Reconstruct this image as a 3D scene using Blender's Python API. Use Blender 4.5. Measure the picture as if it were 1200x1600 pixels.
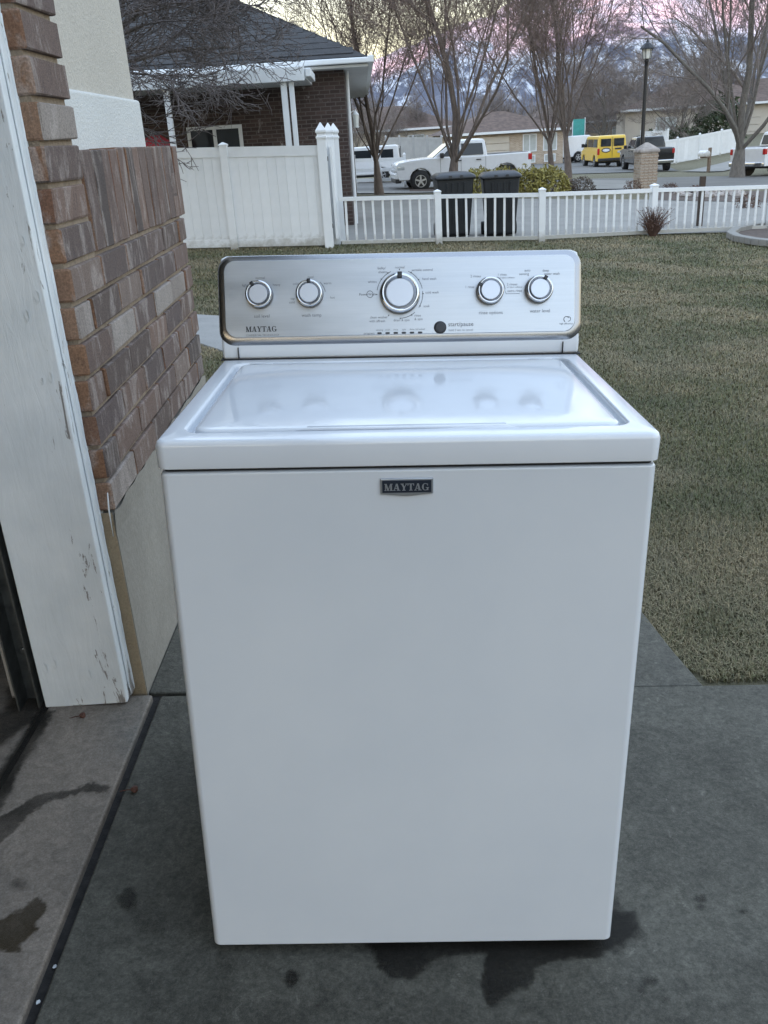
import bpy, bmesh, math, random
import numpy as np
from mathutils import Vector, Matrix, noise as mnoise
R = math.radians
S = bpy.context.scene
COL = S.collection
for o in list(bpy.data.objects): bpy.data.objects.remove(o)

# ------------------------------------------------------------------ camera
CAMZ = 1.30
FPX = 1380.0                                   # focal length in pixels of a 1200 x 1600 picture
_R = np.array([[0.99811187, 0.06142227, 0.0], [-0.02396791, 0.38947848, -0.92072366], [-0.05655294, 0.91898521, 0.39021526]])
cam_d = bpy.data.cameras.new('camera'); cam = bpy.data.objects.new('camera', cam_d); COL.objects.link(cam)
cam_d.sensor_fit = 'VERTICAL'; cam_d.sensor_height = 36.0; cam_d.sensor_width = 27.0
cam_d.lens = 36.0 * FPX / 1600.0; cam_d.clip_start = 0.05; cam_d.clip_end = 20000
M = Matrix([list(_R[0]) + [0], list(_R[1]) + [0], list(_R[2]) + [CAMZ], [0, 0, 0, 1]])
cam.matrix_world = M
S.camera = cam
S.render.resolution_x = 768; S.render.resolution_y = 1024

# ------------------------------------------------------------------ sky, sun, exposure
SUN_EL, SUN_AZ = 1.0, 205.0                    # low sun behind the camera, compass degrees from +y clockwise
W = bpy.data.worlds.new('World'); S.world = W; W.use_nodes = True
nt = W.node_tree; nt.nodes.clear()
out = nt.nodes.new('ShaderNodeOutputWorld'); bg = nt.nodes.new('ShaderNodeBackground')
sky = nt.nodes.new('ShaderNodeTexSky'); sky.sky_type = 'NISHITA'; sky.sun_disc = False
sky.sun_elevation = R(3.0); sky.sun_rotation = R(SUN_AZ); sky.altitude = 1400; sky.air_density = 1.0; sky.dust_density = 1.0; sky.ozone_density = 1.0
# thin bright evening overcast: a pale veil, warmer toward the horizon, the same all the way round
tc = nt.nodes.new('ShaderNodeTexCoord'); sep = nt.nodes.new('ShaderNodeSeparateXYZ'); nt.links.new(tc.outputs['Generated'], sep.inputs[0])
ramp = nt.nodes.new('ShaderNodeValToRGB'); nt.links.new(sep.outputs['Z'], ramp.inputs[0])
e = ramp.color_ramp.elements
e[0].position = 0.0; e[0].color = (0.66, 0.50, 0.40, 1)
e[1].position = 1.0; e[1].color = (0.54, 0.68, 0.90, 1)
for p, c in ((0.10, (0.68, 0.59, 0.46, 1)), (0.22, (0.66, 0.70, 0.76, 1)), (0.5, (0.60, 0.72, 0.90, 1))):
    k = e.new(p); k.color = c
mul = nt.nodes.new('ShaderNodeMixRGB'); mul.blend_type = 'ADD'; mul.inputs[0].default_value = 1.0
sc = nt.nodes.new('ShaderNodeMixRGB'); sc.blend_type = 'MULTIPLY'; sc.inputs[0].default_value = 1.0; sc.inputs[2].default_value = (8.2, 8.2, 8.2, 1)
nt.links.new(ramp.outputs[0], sc.inputs[1]); nt.links.new(sky.outputs[0], mul.inputs[1]); nt.links.new(sc.outputs[0], mul.inputs[2])
nt.links.new(mul.outputs[0], bg.inputs[0]); bg.inputs[1].default_value = 0.10
nt.links.new(bg.outputs[0], out.inputs[0])
sl = bpy.data.lights.new('sun', 'SUN'); sl.energy = 5.0; sl.angle = R(0.5); sl.color = (1.0, 0.36, 0.30)
so = bpy.data.objects.new('sun', sl); COL.objects.link(so)
az = R(SUN_AZ); sd = Vector((math.sin(az) * math.cos(R(SUN_EL)), math.cos(az) * math.cos(R(SUN_EL)), math.sin(R(SUN_EL))))
so.rotation_euler = sd.to_track_quat('Z', 'Y').to_euler()
S.view_settings.view_transform = 'Standard'; S.view_settings.look = 'None'; S.view_settings.gamma = 1.0; S.view_settings.exposure = 1.38
S.view_settings.use_curve_mapping = False
S.cycles.max_bounces = 6; S.cycles.transparent_max_bounces = 8

# ------------------------------------------------------------------ helpers
def ray(px, py):
    v = _R @ np.array([(px - 600) / FPX, -(py - 800) / FPX, -1.0]); return v
def at_y(px, py, Y):                            # point of a pixel's ray on the plane y = Y
    v = ray(px, py); v = v * (Y / v[1]); return Vector((v[0], v[1], v[2] + CAMZ))
def T(x, y):                                    # height of the land
    z = -1.2883 + CAMZ - 0.0387 * min(x, 22)
    yy = y if y < 11 else 11 + 2.4 * (1 - math.exp(-(y - 11) / 2.4))
    z -= 0.033 * max(yy, -8)
    if y > 30: q = min(1, (y - 30) / 7); z -= .24 * q * q * (3 - 2 * q)
    if y > 40 and x > 2: z -= 0.008 * (min(y, 70) - 40) * min(1, (x - 2) / 8)
    if x > 19 and y > 40: z += 0.10 * min(x - 19, 16) * min(1, (y - 40) / 12)
    return z
def G(px, py):                                  # where a pixel's ray meets the land
    v = ray(px, py); lo, hi = 0.5, 400.0
    for i in range(60):
        m = (lo + hi) / 2
        if v[2] / v[1] * m + CAMZ > T(v[0] / v[1] * m, m): lo = m
        else: hi = m
    return Vector((v[0] / v[1] * lo, lo, T(v[0] / v[1] * lo, lo)))
class MB:
    def __init__(s): s.v = []; s.f = []; s.m = []
    def add(s, vs, fs, mi=0):
        b = len(s.v); s.v += [tuple(p) for p in vs]; s.f += [tuple(b + i for i in q) for q in fs]; s.m += [mi] * len(fs); return s
    def box(s, x0, x1, y0, y1, z0, z1, mi=0):
        vs = [(x, y, z) for z in (z0, z1) for y in (y0, y1) for x in (x0, x1)]
        return s.add(vs, [(0, 2, 3, 1), (4, 5, 7, 6), (0, 1, 5, 4), (2, 6, 7, 3), (0, 4, 6, 2), (1, 3, 7, 5)], mi)
    def obox(s, c, ax, ay, az, mi=0):           # centre and three half-axis vectors
        c = Vector(c); ax = Vector(ax); ay = Vector(ay); az = Vector(az)
        vs = [c + a * ax + b * ay + d * az for d in (-1, 1) for b in (-1, 1) for a in (-1, 1)]
        return s.add(vs, [(0, 2, 3, 1), (4, 5, 7, 6), (0, 1, 5, 4), (2, 6, 7, 3), (0, 4, 6, 2), (1, 3, 7, 5)], mi)
    def prism(s, poly, y0, y1, axis='y', mi=0):  # polygon in the other two axes, extruded along axis
        n = len(poly)
        def P(a, b, t): return (a, t, b) if axis == 'y' else ((t, a, b) if axis == 'x' else (a, b, t))
        vs = [P(a, b, y0) for a, b in poly] + [P(a, b, y1) for a, b in poly]
        fs = [tuple(range(n)), tuple(range(2 * n - 1, n - 1, -1))] + [(i, i + n, (i + 1) % n + n, (i + 1) % n) for i in range(n)]
        return s.add(vs, fs, mi)
    def loft(s, loops, cap0=True, cap1=True, mi=0):
        n = len(loops[0]); vs = [p for l in loops for p in l]; fs = []
        for k in range(len(loops) - 1):
            for i in range(n):
                j = (i + 1) % n; fs.append((k * n + i, k * n + j, (k + 1) * n + j, (k + 1) * n + i))
        if cap0: fs.append(tuple(range(n - 1, -1, -1)))
        if cap1: fs.append(tuple((len(loops) - 1) * n + i for i in range(n)))
        return s.add(vs, fs, mi)
    def lathe(s, prof, n=24, c=(0, 0, 0), axis='z', mi=0, cap=True):
        loops = []
        for r, h in prof:
            l = []
            for i in range(n):
                a = 2 * math.pi * i / n; x, y = r * math.cos(a), r * math.sin(a)
                p = (x, y, h) if axis == 'z' else ((x, -h, y) if axis == 'y' else (h, x, y))
                l.append((p[0] + c[0], p[1] + c[1], p[2] + c[2]))
            loops.append(l)
        return s.loft(loops, cap, cap, mi)
    def tube(s, pts, rad, n=6, mi=0, cap=True):
        pts = [Vector(p) for p in pts]; loops = []
        if not isinstance(rad, (list, tuple)): rad = [rad] * len(pts)
        d0 = (pts[1] - pts[0]).normalized(); u = d0.orthogonal().normalized()
        for i, p in enumerate(pts):
            d = (pts[min(i + 1, len(pts) - 1)] - pts[max(i - 1, 0)]).normalized()
            u = (u - d * u.dot(d)); u = u.normalized() if u.length > 1e-6 else d.orthogonal().normalized()
            w = d.cross(u)
            loops.append([p + (u * math.cos(2 * math.pi * k / n) + w * math.sin(2 * math.pi * k / n)) * rad[i] for k in range(n)])
        return s.loft(loops, cap, cap, mi)
    def mesh(s, name, mats, smooth=False):
        me = bpy.data.meshes.new(name); me.from_pydata(s.v, [], s.f)
        for m in (mats if isinstance(mats, (list, tuple)) else [mats]): me.materials.append(m)
        if any(s.m): me.polygons.foreach_set('material_index', s.m)
        if smooth: me.polygons.foreach_set('use_smooth', [True] * len(me.polygons))
        me.update(); return me
    def build(s, name, mats, parent=None, smooth=False, bevel=0, seg=2, fix=False):
        me = s.mesh(name, mats, smooth)
        if fix:
            bm = bmesh.new(); bm.from_mesh(me); bmesh.ops.recalc_face_normals(bm, faces=bm.faces); bm.to_mesh(me); bm.free()
        o = bpy.data.objects.new(name, me); COL.objects.link(o)
        if parent: o.parent = parent
        if bevel:
            b = o.modifiers.new('bevel', 'BEVEL'); b.width = bevel; b.segments = seg; b.limit_method = 'ANGLE'; b.angle_limit = R(40); b.harden_normals = False
            me.polygons.foreach_set('use_smooth', [True] * len(me.polygons))
            w = o.modifiers.new('wn', 'WEIGHTED_NORMAL'); w.keep_sharp = False
        return o
def tag(o, label=None, cat=None, group=None, kind=None):
    if label: o['label'] = label
    if cat: o['category'] = cat
    if group: o['group'] = group
    if kind: o['kind'] = kind
    return o
def empty(name, loc=(0, 0, 0), rz=0, label=None, cat=None, group=None):
    o = bpy.data.objects.new(name, None); COL.objects.link(o); o.location = loc; o.rotation_euler = (0, 0, rz); o.empty_display_size = 0.1
    return tag(o, label, cat, group)
def link(name, me, parent=None, loc=None):
    o = bpy.data.objects.new(name, me); COL.objects.link(o); o.parent = parent
    if loc is not None: o.location = loc
    return o
def copy_tree(o, parent=None):
    c = o.copy(); COL.objects.link(c); c.parent = parent
    for ch in list(o.children): copy_tree(ch, c)
    return c
def rrect(x0, x1, y0, y1, r, z=0, n=6, plane='xy'):   # rounded rectangle loop, anticlockwise
    pts = []
    for cx, cy, a0 in ((x1 - r, y0 + r, -90), (x1 - r, y1 - r, 0), (x0 + r, y1 - r, 90), (x0 + r, y0 + r, 180)):
        for i in range(n + 1):
            a = R(a0 + 90 * i / n); pts.append((cx + r * math.cos(a), cy + r * math.sin(a)))
    return [(a, b, z) for a, b in pts] if plane == 'xy' else [(a, z, b) for a, b in pts]

# ------------------------------------------------------------------ materials
class NT:
    def __init__(s, name):
        s.m = bpy.data.materials.new(name); s.m.use_nodes = True; s.t = s.m.node_tree; s.p = s.t.nodes['Principled BSDF']
        s.co = None
    def n(s, typ, **kw):
        x = s.t.nodes.new(typ)
        for k, v in kw.items():
            if k.startswith('_'): setattr(x, k[1:], v)
            else: x.inputs[k].default_value = v
        return x
    def l(s, a, b): s.t.links.new(a, b)
    def coord(s, kind='Object', scale=(1, 1, 1)):
        c = s.n('ShaderNodeTexCoord'); mp = s.n('ShaderNodeMapping'); mp.inputs['Scale'].default_value = scale
        s.l(c.outputs[kind], mp.inputs[0]); return mp.outputs[0]
    def noise(s, co, scale, detail=4, rough=.55, dist=0):
        x = s.n('ShaderNodeTexNoise'); x.inputs['Scale'].default_value = scale; x.inputs['Detail'].default_value = detail
        x.inputs['Roughness'].default_value = rough; x.inputs['Distortion'].default_value = dist; s.l(co, x.inputs['Vector']); return x.outputs['Fac']
    def ramp(s, fac, stops, interp='LINEAR'):
        x = s.n('ShaderNodeValToRGB'); x.color_ramp.interpolation = interp; el = x.color_ramp.elements
        while len(el) < len(stops): el.new(0.5)
        for q, (p, c) in zip(el, stops): q.position = p; q.color = tuple(c) + (1,) if len(c) == 3 else c
        s.l(fac, x.inputs[0]); return x.outputs[0]
    def mix(s, fac, a, b, typ='MIX'):
        x = s.n('ShaderNodeMixRGB', _blend_type=typ)
        for i, q in enumerate((fac, a, b)):
            if hasattr(q, 'is_output') or isinstance(q, bpy.types.NodeSocket): s.l(q, x.inputs[i])
            elif isinstance(q, (int, float)): x.inputs[i].default_value = q
            else: x.inputs[i].default_value = tuple(q) + (1,)
        return x.outputs[0]
    def bump(s, fac, strength=.3, dist=.01, prev=None):
        x = s.n('ShaderNodeBump'); x.inputs['Strength'].default_value = strength; x.inputs['Distance'].default_value = dist
        s.l(fac, x.inputs['Height'])
        if prev: s.l(prev, x.inputs['Normal'])
        s.l(x.outputs[0], s.p.inputs['Normal']); return x.outputs[0]
    def math(s, op, a, b=None, clamp=False):
        x = s.n('ShaderNodeMath', _operation=op, _use_clamp=clamp)
        for i, q in enumerate((a, b)):
            if q is None: continue
            if isinstance(q, bpy.types.NodeSocket): s.l(q, x.inputs[i])
            else: x.inputs[i].default_value = q
        return x.outputs[0]
    def base(s, c): s.l(c, s.p.inputs['Base Color'])
    def rough(s, r):
        if isinstance(r, bpy.types.NodeSocket): s.l(r, s.p.inputs['Roughness'])
        else: s.p.inputs['Roughness'].default_value = r
def plain(name, c, rough=.5, metal=0, var=.12, scale=6, bump=0, bscale=60, coat=0, coords='Object', stretch=(1, 1, 1)):
    a = NT(name); co = a.coord(coords, stretch)
    lo = [x * (1 - var) for x in c]; hi = [min(1, x * (1 + var)) for x in c]
    a.base(a.ramp(a.noise(co, scale, 5), [(.3, lo), (.7, hi)])); a.rough(rough); a.p.inputs['Metallic'].default_value = metal
    if coat: a.p.inputs['Coat Weight'].default_value = coat; a.p.inputs['Coat Roughness'].default_value = .08
    if bump: a.bump(a.noise(co, bscale, 4), bump, .004)
    return a.m
MT = {}
def mk_materials():
    # appliance
    a = NT('white_enamel'); co = a.coord('Object'); a.base(a.ramp(a.noise(co, 1.7, 5, .6), [(.3, (.565, .595, .63)), (.7, (.645, .665, .685))]))
    a.rough(a.ramp(a.noise(co, 9, 5), [(.3, (.30,) * 3), (.75, (.38,) * 3)])); b0 = a.bump(a.noise(co, 420, 2), .05, .001); a.bump(a.noise(co, 2.6, 2), .25, .006, b0)
    a.p.inputs['Coat Weight'].default_value = .5; a.p.inputs['Coat Roughness'].default_value = .12; MT['enamel'] = a.m
    a = NT('white_gloss_enamel'); co = a.coord('Object')
    a.base(a.ramp(a.noise(co, 3, 4), [(.3, (.62, .65, .69)), (.7, (.69, .715, .745))]))
    a.rough(a.ramp(a.noise(co, 22, 6, .7), [(.4, (.07,) * 3), (.75, (.13,) * 3)])); a.bump(a.noise(co, 260, 2), .02, .001); a.p.inputs['IOR'].default_value = 1.65; MT['gloss'] = a.m
    MT['plastic'] = plain('white_plastic', (.62, .645, .67), .38, var=.04)
    a = NT('brushed_steel'); co = a.coord('Object', (5, 60, 2200)); f = a.noise(co, 1.0, 3, .6)
    co2 = a.coord('Object', (1.2, 3, 6)); g = a.noise(co2, 3, 4)
    a.base(a.mix(.6, a.ramp(f, [(.25, (.40, .42, .445)), (.75, (.53, .555, .58))]), a.ramp(g, [(.3, (.38, .40, .425)), (.7, (.53, .555, .58))])))
    a.rough(a.ramp(g, [(.3, (.30,) * 3), (.7, (.40,) * 3)])); a.p.inputs['Metallic'].default_value = 1.0; a.bump(f, .06, .001); MT['steel'] = a.m
    MT['steel_edge'] = plain('satin_steel_edge', (.36, .365, .38), .26, 1, .1, 5)
    MT['chrome'] = plain('chrome', (.62, .63, .65), .12, 1, .05)
    MT['knobcap'] = plain('knob_cap_steel', (.56, .59, .64), .42, 1, .06)
    MT['blackp'] = plain('black_plastic', (.018, .018, .02), .35, var=.2)
    MT['ink'] = plain('dark_ink', (.03, .032, .037), .5, var=.05)
    MT['inkgrey'] = plain('grey_ink', (.10, .105, .115), .5, var=.05)
    MT['badge'] = plain('badge_blue', (.012, .018, .032), .3, var=.1)
    MT['silver'] = plain('badge_silver', (.42, .44, .47), .35, .9, .06)
    MT['dark'] = plain('dark_gap', (.012, .012, .014), .8)
    # house
    def brick(name, ramps, strength=.5):
        a = NT(name); oi = a.n('ShaderNodeObjectInfo'); c = a.n('ShaderNodeTexCoord')
        sh = a.n('ShaderNodeVectorMath', _operation='MULTIPLY_ADD'); cb = a.n('ShaderNodeCombineXYZ')
        r40 = a.math('MULTIPLY', oi.outputs['Random'], 40.0)
        for i in range(3): a.l(r40, cb.inputs[i])
        a.l(c.outputs['Object'], sh.inputs[0]); sh.inputs[1].default_value = (1, 1, .35); a.l(cb.outputs[0], sh.inputs[2])
        base = a.ramp(oi.outputs['Random'], ramps, 'LINEAR')
        st = a.noise(sh.outputs[0], 13, 7, .70, .9); fine = a.noise(c.outputs['Object'], 230, 5, .75)
        col = a.mix(a.ramp(st, [(.51, (0,) * 3), (.62, (1,) * 3)]), base, a.mix(.50, base, (.40, .36, .335)))
        col = a.mix(a.ramp(st, [(.22, (1,) * 3), (.42, (0,) * 3)]), col, a.mix(.65, base, (.035, .030, .032)))
        col = a.mix(.75, col, a.ramp(fine, [(.32, (.22, .21, .20)), (.68, (.74, .72, .70))]), 'OVERLAY')
        a.base(col); a.rough(.9); h = a.mix(.4, st, fine); a.bump(h, strength, .012); return a.m
    MT['brick'] = brick('tumbled_brick_face', [(0, (.075, .060, .055)), (.2, (.16, .108, .086)), (.38, (.095, .073, .068)), (.55, (.18, .122, .097)), (.72, (.105, .080, .076)), (.86, (.155, .110, .090)), (.95, (.24, .21, .19)), (1, (.34, .31, .285))])
    MT['brick_end'] = brick('tumbled_brick_end', [(0, (.20, .105, .060)), (.3, (.25, .145, .088)), (.6, (.165, .085, .055)), (1, (.26, .165, .11))], .35)
    a = NT('mortar'); co = a.coord(); a.base(a.ramp(a.noise(co, 60, 6, .7), [(.3, (.20, .155, .112)), (.7, (.34, .275, .205))])); a.rough(.95); a.bump(a.noise(co, 160, 4), .8, .006); MT['mortar'] = a.m
    def stucco(name, c, var=.08):
        a = NT(name); co = a.coord(); n1 = a.noise(co, 3, 4); n2 = a.noise(co, 130, 4, .65)
        a.base(a.mix(.5, a.ramp(n1, [(.3, [x * (1 - var) for x in c]), (.7, [x * (1 + var) for x in c])]), a.ramp(n2, [(.3, [x * .78 for x in c]), (.6, [min(1, x * 1.12) for x in c])])))
        a.rough(.95); a.bump(n2, .8, .006); return a.m
    MT['stucco'] = stucco('stucco', (.50, .47, .41)); MT['stucco2'] = stucco('pale_stucco_band', (.60, .61, .59))
    a = NT('foundation_concrete'); co = a.coord('Object', (1, 1, .6)); n1 = a.noise(co, 5, 6, .65); n2 = a.noise(co, 140, 4, .7)
    a.base(a.mix(.4, a.ramp(n1, [(.3, (.19, .18, .155)), (.7, (.29, .275, .24))]), a.ramp(n2, [(.3, (.19, .17, .14)), (.7, (.38, .35, .30))]))); a.rough(.92); a.bump(n2, .5, .004); MT['found'] = a.m
    a = NT('sandy_foundation'); co = a.coord(); n1 = a.noise(co, 9, 6, .65); n2 = a.noise(co, 180, 4, .7)
    a.base(a.mix(.4, a.ramp(n1, [(.3, (.27, .205, .13)), (.7, (.37, .295, .195))]), a.ramp(n2, [(.3, (.20, .15, .09)), (.7, (.40, .33, .22))]))); a.rough(.95); a.bump(n2, .8, .006); MT['found2'] = a.m
    a = NT('peeling_white_paint'); co = a.coord('Object', (1, 1, .16)); co1 = a.coord('Object'); n1 = a.noise(co, 46, 6, .65, .6); n2 = a.noise(co1, 7, 4)
    sx = a.n('ShaderNodeSeparateXYZ'); a.l(co1, sx.inputs[0])
    edge = a.math('MULTIPLY', a.math('SUBTRACT', 1.0, a.math('MULTIPLY', a.math('ABSOLUTE', a.math('ADD', sx.outputs[0], .05)), 14.0), True), .085)
    low = a.math('MULTIPLY', a.math('SUBTRACT', 1.0, a.math('MULTIPLY', a.math('ADD', sx.outputs[2], .0), 9.0), True), .10)
    crack = a.ramp(a.math('SUBTRACT', a.noise(co, 34, 8, .72, .6), a.math('ADD', edge, low)), [(.312, (1,) * 3), (.332, (0,) * 3)])
    a.base(a.mix(crack, a.ramp(n2, [(.3, (.62, .66, .68)), (.7, (.74, .77, .78))]), (.24, .23, .22))); a.rough(.5); a.bump(n1, .5, .004); MT['trimpaint'] = a.m
    MT['galv'] = plain('galvanised_steel', (.12, .125, .12), .45, .8, .35, 25, .2, 40)
    MT['darkroom'] = plain('garage_drywall', (.30, .28, .25), .9, var=.1)
    # ground
    a = NT('concrete'); co = a.coord(); n0 = a.noise(co, .9, 5, .6); n1 = a.noise(co, 5, 8, .7, .4); n2 = a.noise(co, 90, 5, .75)
    c1 = a.ramp(n1, [(.30, (.046, .048, .045)), (.5, (.078, .081, .076)), (.70, (.115, .118, .110))]); c0 = a.ramp(n0, [(.35, (.055, .058, .054)), (.65, (.105, .108, .101))])
    c = a.mix(.45, c1, c0); c = a.mix(.40, c, a.ramp(n2, [(.32, (.018,) * 3), (.68, (.165, .165, .155))])); c = a.mix(.5, c, a.ramp(a.noise(co, 13, 7, .75, 1.5), [(.36, (.3,) * 3), (.62, (.72,) * 3)]), 'OVERLAY')
    sp = a.ramp(a.noise(co, 34, 6, .8, 1.2), [(.60, (0,) * 3), (.68, (1,) * 3)]); c = a.mix(a.mix(.66, sp, (0, 0, 0)), c, (.30, .30, .29))
    c = a.mix(.6, c, a.ramp(a.noise(co, 300, 4, .8), [(.34, (.28,) * 3), (.66, (.72,) * 3)]), 'OVERLAY'); c = a.mix(1.0, c, (1.0, .945, .83), 'MULTIPLY')
    a.base(c); a.p.inputs['Specular IOR Level'].default_value = .22; a.rough(a.ramp(n1, [(.3, (.62,) * 3), (.7, (.85,) * 3)])); a.bump(a.mix(.5, n1, n2), .55, .010); MT['concrete'] = a.m
    a = NT('apron_concrete'); co = a.coord(); n0 = a.noise(co, 2.2, 6, .65, .5); n2 = a.noise(co, 110, 4, .7)
    c = a.ramp(n0, [(.32, (.105, .100, .086)), (.5, (.205, .170, .134)), (.68, (.25, .205, .16))]); c = a.mix(.32, c, a.ramp(n2, [(.3, (.04,) * 3), (.7, (.25, .23, .21))])); c = a.mix(.45, c, a.ramp(a.noise(co, 19, 7, .75, 1.5), [(.36, (.3,) * 3), (.62, (.7,) * 3)]), 'OVERLAY')
    c = a.mix(.55, c, a.ramp(a.noise(co, 300, 4, .8), [(.34, (.28,) * 3), (.66, (.72,) * 3)]), 'OVERLAY')
    a.base(c); a.p.inputs['Specular IOR Level'].default_value = .25; a.rough(.7); a.bump(n2, .2, .004); MT['apron'] = a.m
    a = NT('walk_concrete'); co = a.coord(); n0 = a.noise(co, 2, 6, .65); n2 = a.noise(co, 80, 4, .7)
    c = a.ramp(n0, [(.3, (.20, .195, .18)), (.7, (.30, .29, .27))]); a.base(a.mix(.25, c, a.ramp(n2, [(.3, (.12,) * 3), (.7, (.36,) * 3)]))); a.rough(.8); a.bump(n2, .2, .004); MT['walk'] = a.m
    MT['joint'] = plain('dark_joint_sand', (.020, .018, .017), .95, var=.5, scale=40, bump=.6, bscale=120)
    MT['asphalt'] = plain('asphalt', (.135, .13, .122), .85, var=.18, scale=.6, bump=.3, bscale=40)
    MT['farconc'] = plain('pale_concrete', (.225, .215, .195), .85, var=.12, scale=1.2, bump=.2, bscale=30)
    a = NT('lawn_soil'); co = a.coord(); n0 = a.noise(co, .8, 6, .65, .6); n1 = a.noise(co, 14, 6, .75, .8); n2 = a.noise(co, 90, 4, .8)
    c = a.mix(.55, a.ramp(n0, [(.3, (.080, .078, .038)), (.5, (.125, .110, .062)), (.7, (.19, .165, .105))]), a.ramp(n1, [(.3, (.06, .06, .028)), (.5, (.12, .108, .06)), (.7, (.22, .19, .12))]))
    a.base(a.mix(.4, c, a.ramp(n2, [(.35, (.03, .03, .015)), (.65, (.27, .24, .16))]))); a.rough(.95); a.bump(a.mix(.5, n1, n2), .9, .03); MT['lawn'] = a.m
    a = NT('dormant_grass'); at = a.n('ShaderNodeAttribute', _attribute_name='Col'); co = a.coord(); n0 = a.noise(co, .75, 6, .65, .6)
    a.base(a.mix(a.ramp(n0, [(.38, (0,) * 3), (.62, (1,) * 3)]), at.outputs['Color'], a.mix(.8, at.outputs['Color'], (1.35, 1.22, 1.15), 'MULTIPLY'))); a.rough(.7); MT['grass'] = a.m
    a = NT('wet_stain'); at = a.n('ShaderNodeAttribute', _attribute_name='Col'); a.p.inputs['Base Color'].default_value = (.017, .0155, .013, 1); a.p.inputs['Specular IOR Level'].default_value = .2; a.rough(.6)
    tr = a.n('ShaderNodeBsdfTransparent'); ms = a.n('ShaderNodeMixShader'); ou = a.t.nodes['Material Output']
    a.l(at.outputs['Fac'], ms.inputs[0]); a.l(tr.outputs[0], ms.inputs[1]); a.l(a.p.outputs[0], ms.inputs[2]); a.l(ms.outputs[0], ou.inputs[0]); MT['stain'] = a.m
    a = NT('oil_stain'); at = a.n('ShaderNodeAttribute', _attribute_name='Col'); a.p.inputs['Base Color'].default_value = (.035, .024, .010, 1); a.rough(.4)
    tr = a.n('ShaderNodeBsdfTransparent'); ms = a.n('ShaderNodeMixShader'); ou = a.t.nodes['Material Output']
    a.l(at.outputs['Fac'], ms.inputs[0]); a.l(tr.outputs[0], ms.inputs[1]); a.l(a.p.outputs[0], ms.inputs[2]); a.l(ms.outputs[0], ou.inputs[0]); MT['oil'] = a.m
    # neighbourhood
    a = NT('white_vinyl'); co = a.coord(); sx = a.n('ShaderNodeSeparateXYZ'); a.l(co, sx.inputs[0]); oi = a.n('ShaderNodeObjectInfo')
    dirt = a.math('SUBTRACT', a.math('MULTIPLY', a.noise(co, 7, 6, .7), 1.3), a.math('MULTIPLY', sx.outputs[2], 2.6)); dm = a.ramp(dirt, [(.05, (0,) * 3), (.55, (.75,) * 3)])
    tone = a.ramp(oi.outputs['Random'], [(0, (.70, .71, .71)), (1, (.80, .81, .81))]); a.base(a.mix(dm, a.mix(.25, tone, a.ramp(a.noise(co, 5, 5), [(.3, (.60, .61, .60)), (.7, (.84,) * 3)])), (.30, .28, .23))); a.rough(.45); MT['vinyl'] = a.m
    MT['vinyl_gate'] = plain('white_vinyl_post', (.78, .79, .79), .42, var=.03, scale=3)
    def wallbrick(name, c1, c2, mo, wx=.21, rh=.076):
        a = NT(name); c = a.n('ShaderNodeTexCoord'); sp = a.n('ShaderNodeSeparateXYZ'); a.l(c.outputs['Object'], sp.inputs[0])
        cb = a.n('ShaderNodeCombineXYZ'); a.l(a.math('ADD', sp.outputs[0], sp.outputs[1]), cb.inputs[0]); a.l(sp.outputs[2], cb.inputs[1])
        b = a.n('ShaderNodeTexBrick'); a.l(cb.outputs[0], b.inputs['Vector']); b.inputs['Scale'].default_value = 1; b.inputs['Brick Width'].default_value = wx; b.inputs['Row Height'].default_value = rh
        b.inputs['Mortar Size'].default_value = .010; b.inputs['Mortar Smooth'].default_value = .3; b.inputs['Bias'].default_value = -.1
        b.inputs['Color1'].default_value = c1 + (1,); b.inputs['Color2'].default_value = c2 + (1,); b.inputs['Mortar'].default_value = mo + (1,)
        n = a.noise(c.outputs['Object'], 2.4, 6, .75, 1.0); pale = a.ramp(n, [(.60, (0,) * 3), (.68, (1,) * 3)])
        a.base(a.mix(a.mix(.55, pale, (0, 0, 0)), b.outputs['Color'], (.48, .44, .41))); a.rough(.9); a.bump(a.math('SUBTRACT', 1.0, b.outputs['Fac']), .6, .012); return a.m
    MT['nbrick'] = wallbrick('neighbour_brick', (.050, .033, .029), (.088, .058, .050), (.12, .10, .09))
    MT['tanbrick'] = wallbrick('tan_brick', (.36, .27, .19), (.50, .40, .30), (.50, .46, .40), .22, .08)
    MT['pillarbrick'] = wallbrick('pillar_brick', (.30, .22, .16), (.50, .41, .32), (.42, .38, .33), .22, .08)
    a = NT('shingles'); c = a.n('ShaderNodeTexCoord'); b = a.n('ShaderNodeTexBrick'); sp = a.n('ShaderNodeSeparateXYZ'); a.l(c.outputs['Object'], sp.inputs[0]); cb = a.n('ShaderNodeCombineXYZ')
    a.l(a.math('ADD', sp.outputs[0], a.math('MULTIPLY', sp.outputs[1], .3)), cb.inputs[0]); a.l(a.math('MULTIPLY', sp.outputs[2], 2.4), cb.inputs[1]); a.l(cb.outputs[0], b.inputs['Vector'])
    b.inputs['Scale'].default_value = 1; b.inputs['Brick Width'].default_value = .3; b.inputs['Row Height'].default_value = .14; b.inputs['Mortar Size'].default_value = .012
    b.inputs['Color1'].default_value = (.026, .027, .030, 1); b.inputs['Color2'].default_value = (.05, .05, .055, 1); b.inputs['Mortar'].default_value = (.028, .028, .03, 1)
    n = a.noise(c.outputs['Object'], 30, 4, .7); a.base(a.mix(.4, b.outputs['Color'], a.ramp(n, [(.3, (.015,) * 3), (.7, (.08, .08, .083))]))); a.rough(.95); a.bump(a.math('SUBTRACT', 1.0, b.outputs['Fac']), .5, .02); MT['shingle'] = a.m
    MT['brownroof'] = plain('brown_shingles', (.12, .085, .07), .95, var=.3, scale=3, bump=.5, bscale=12)
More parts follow.
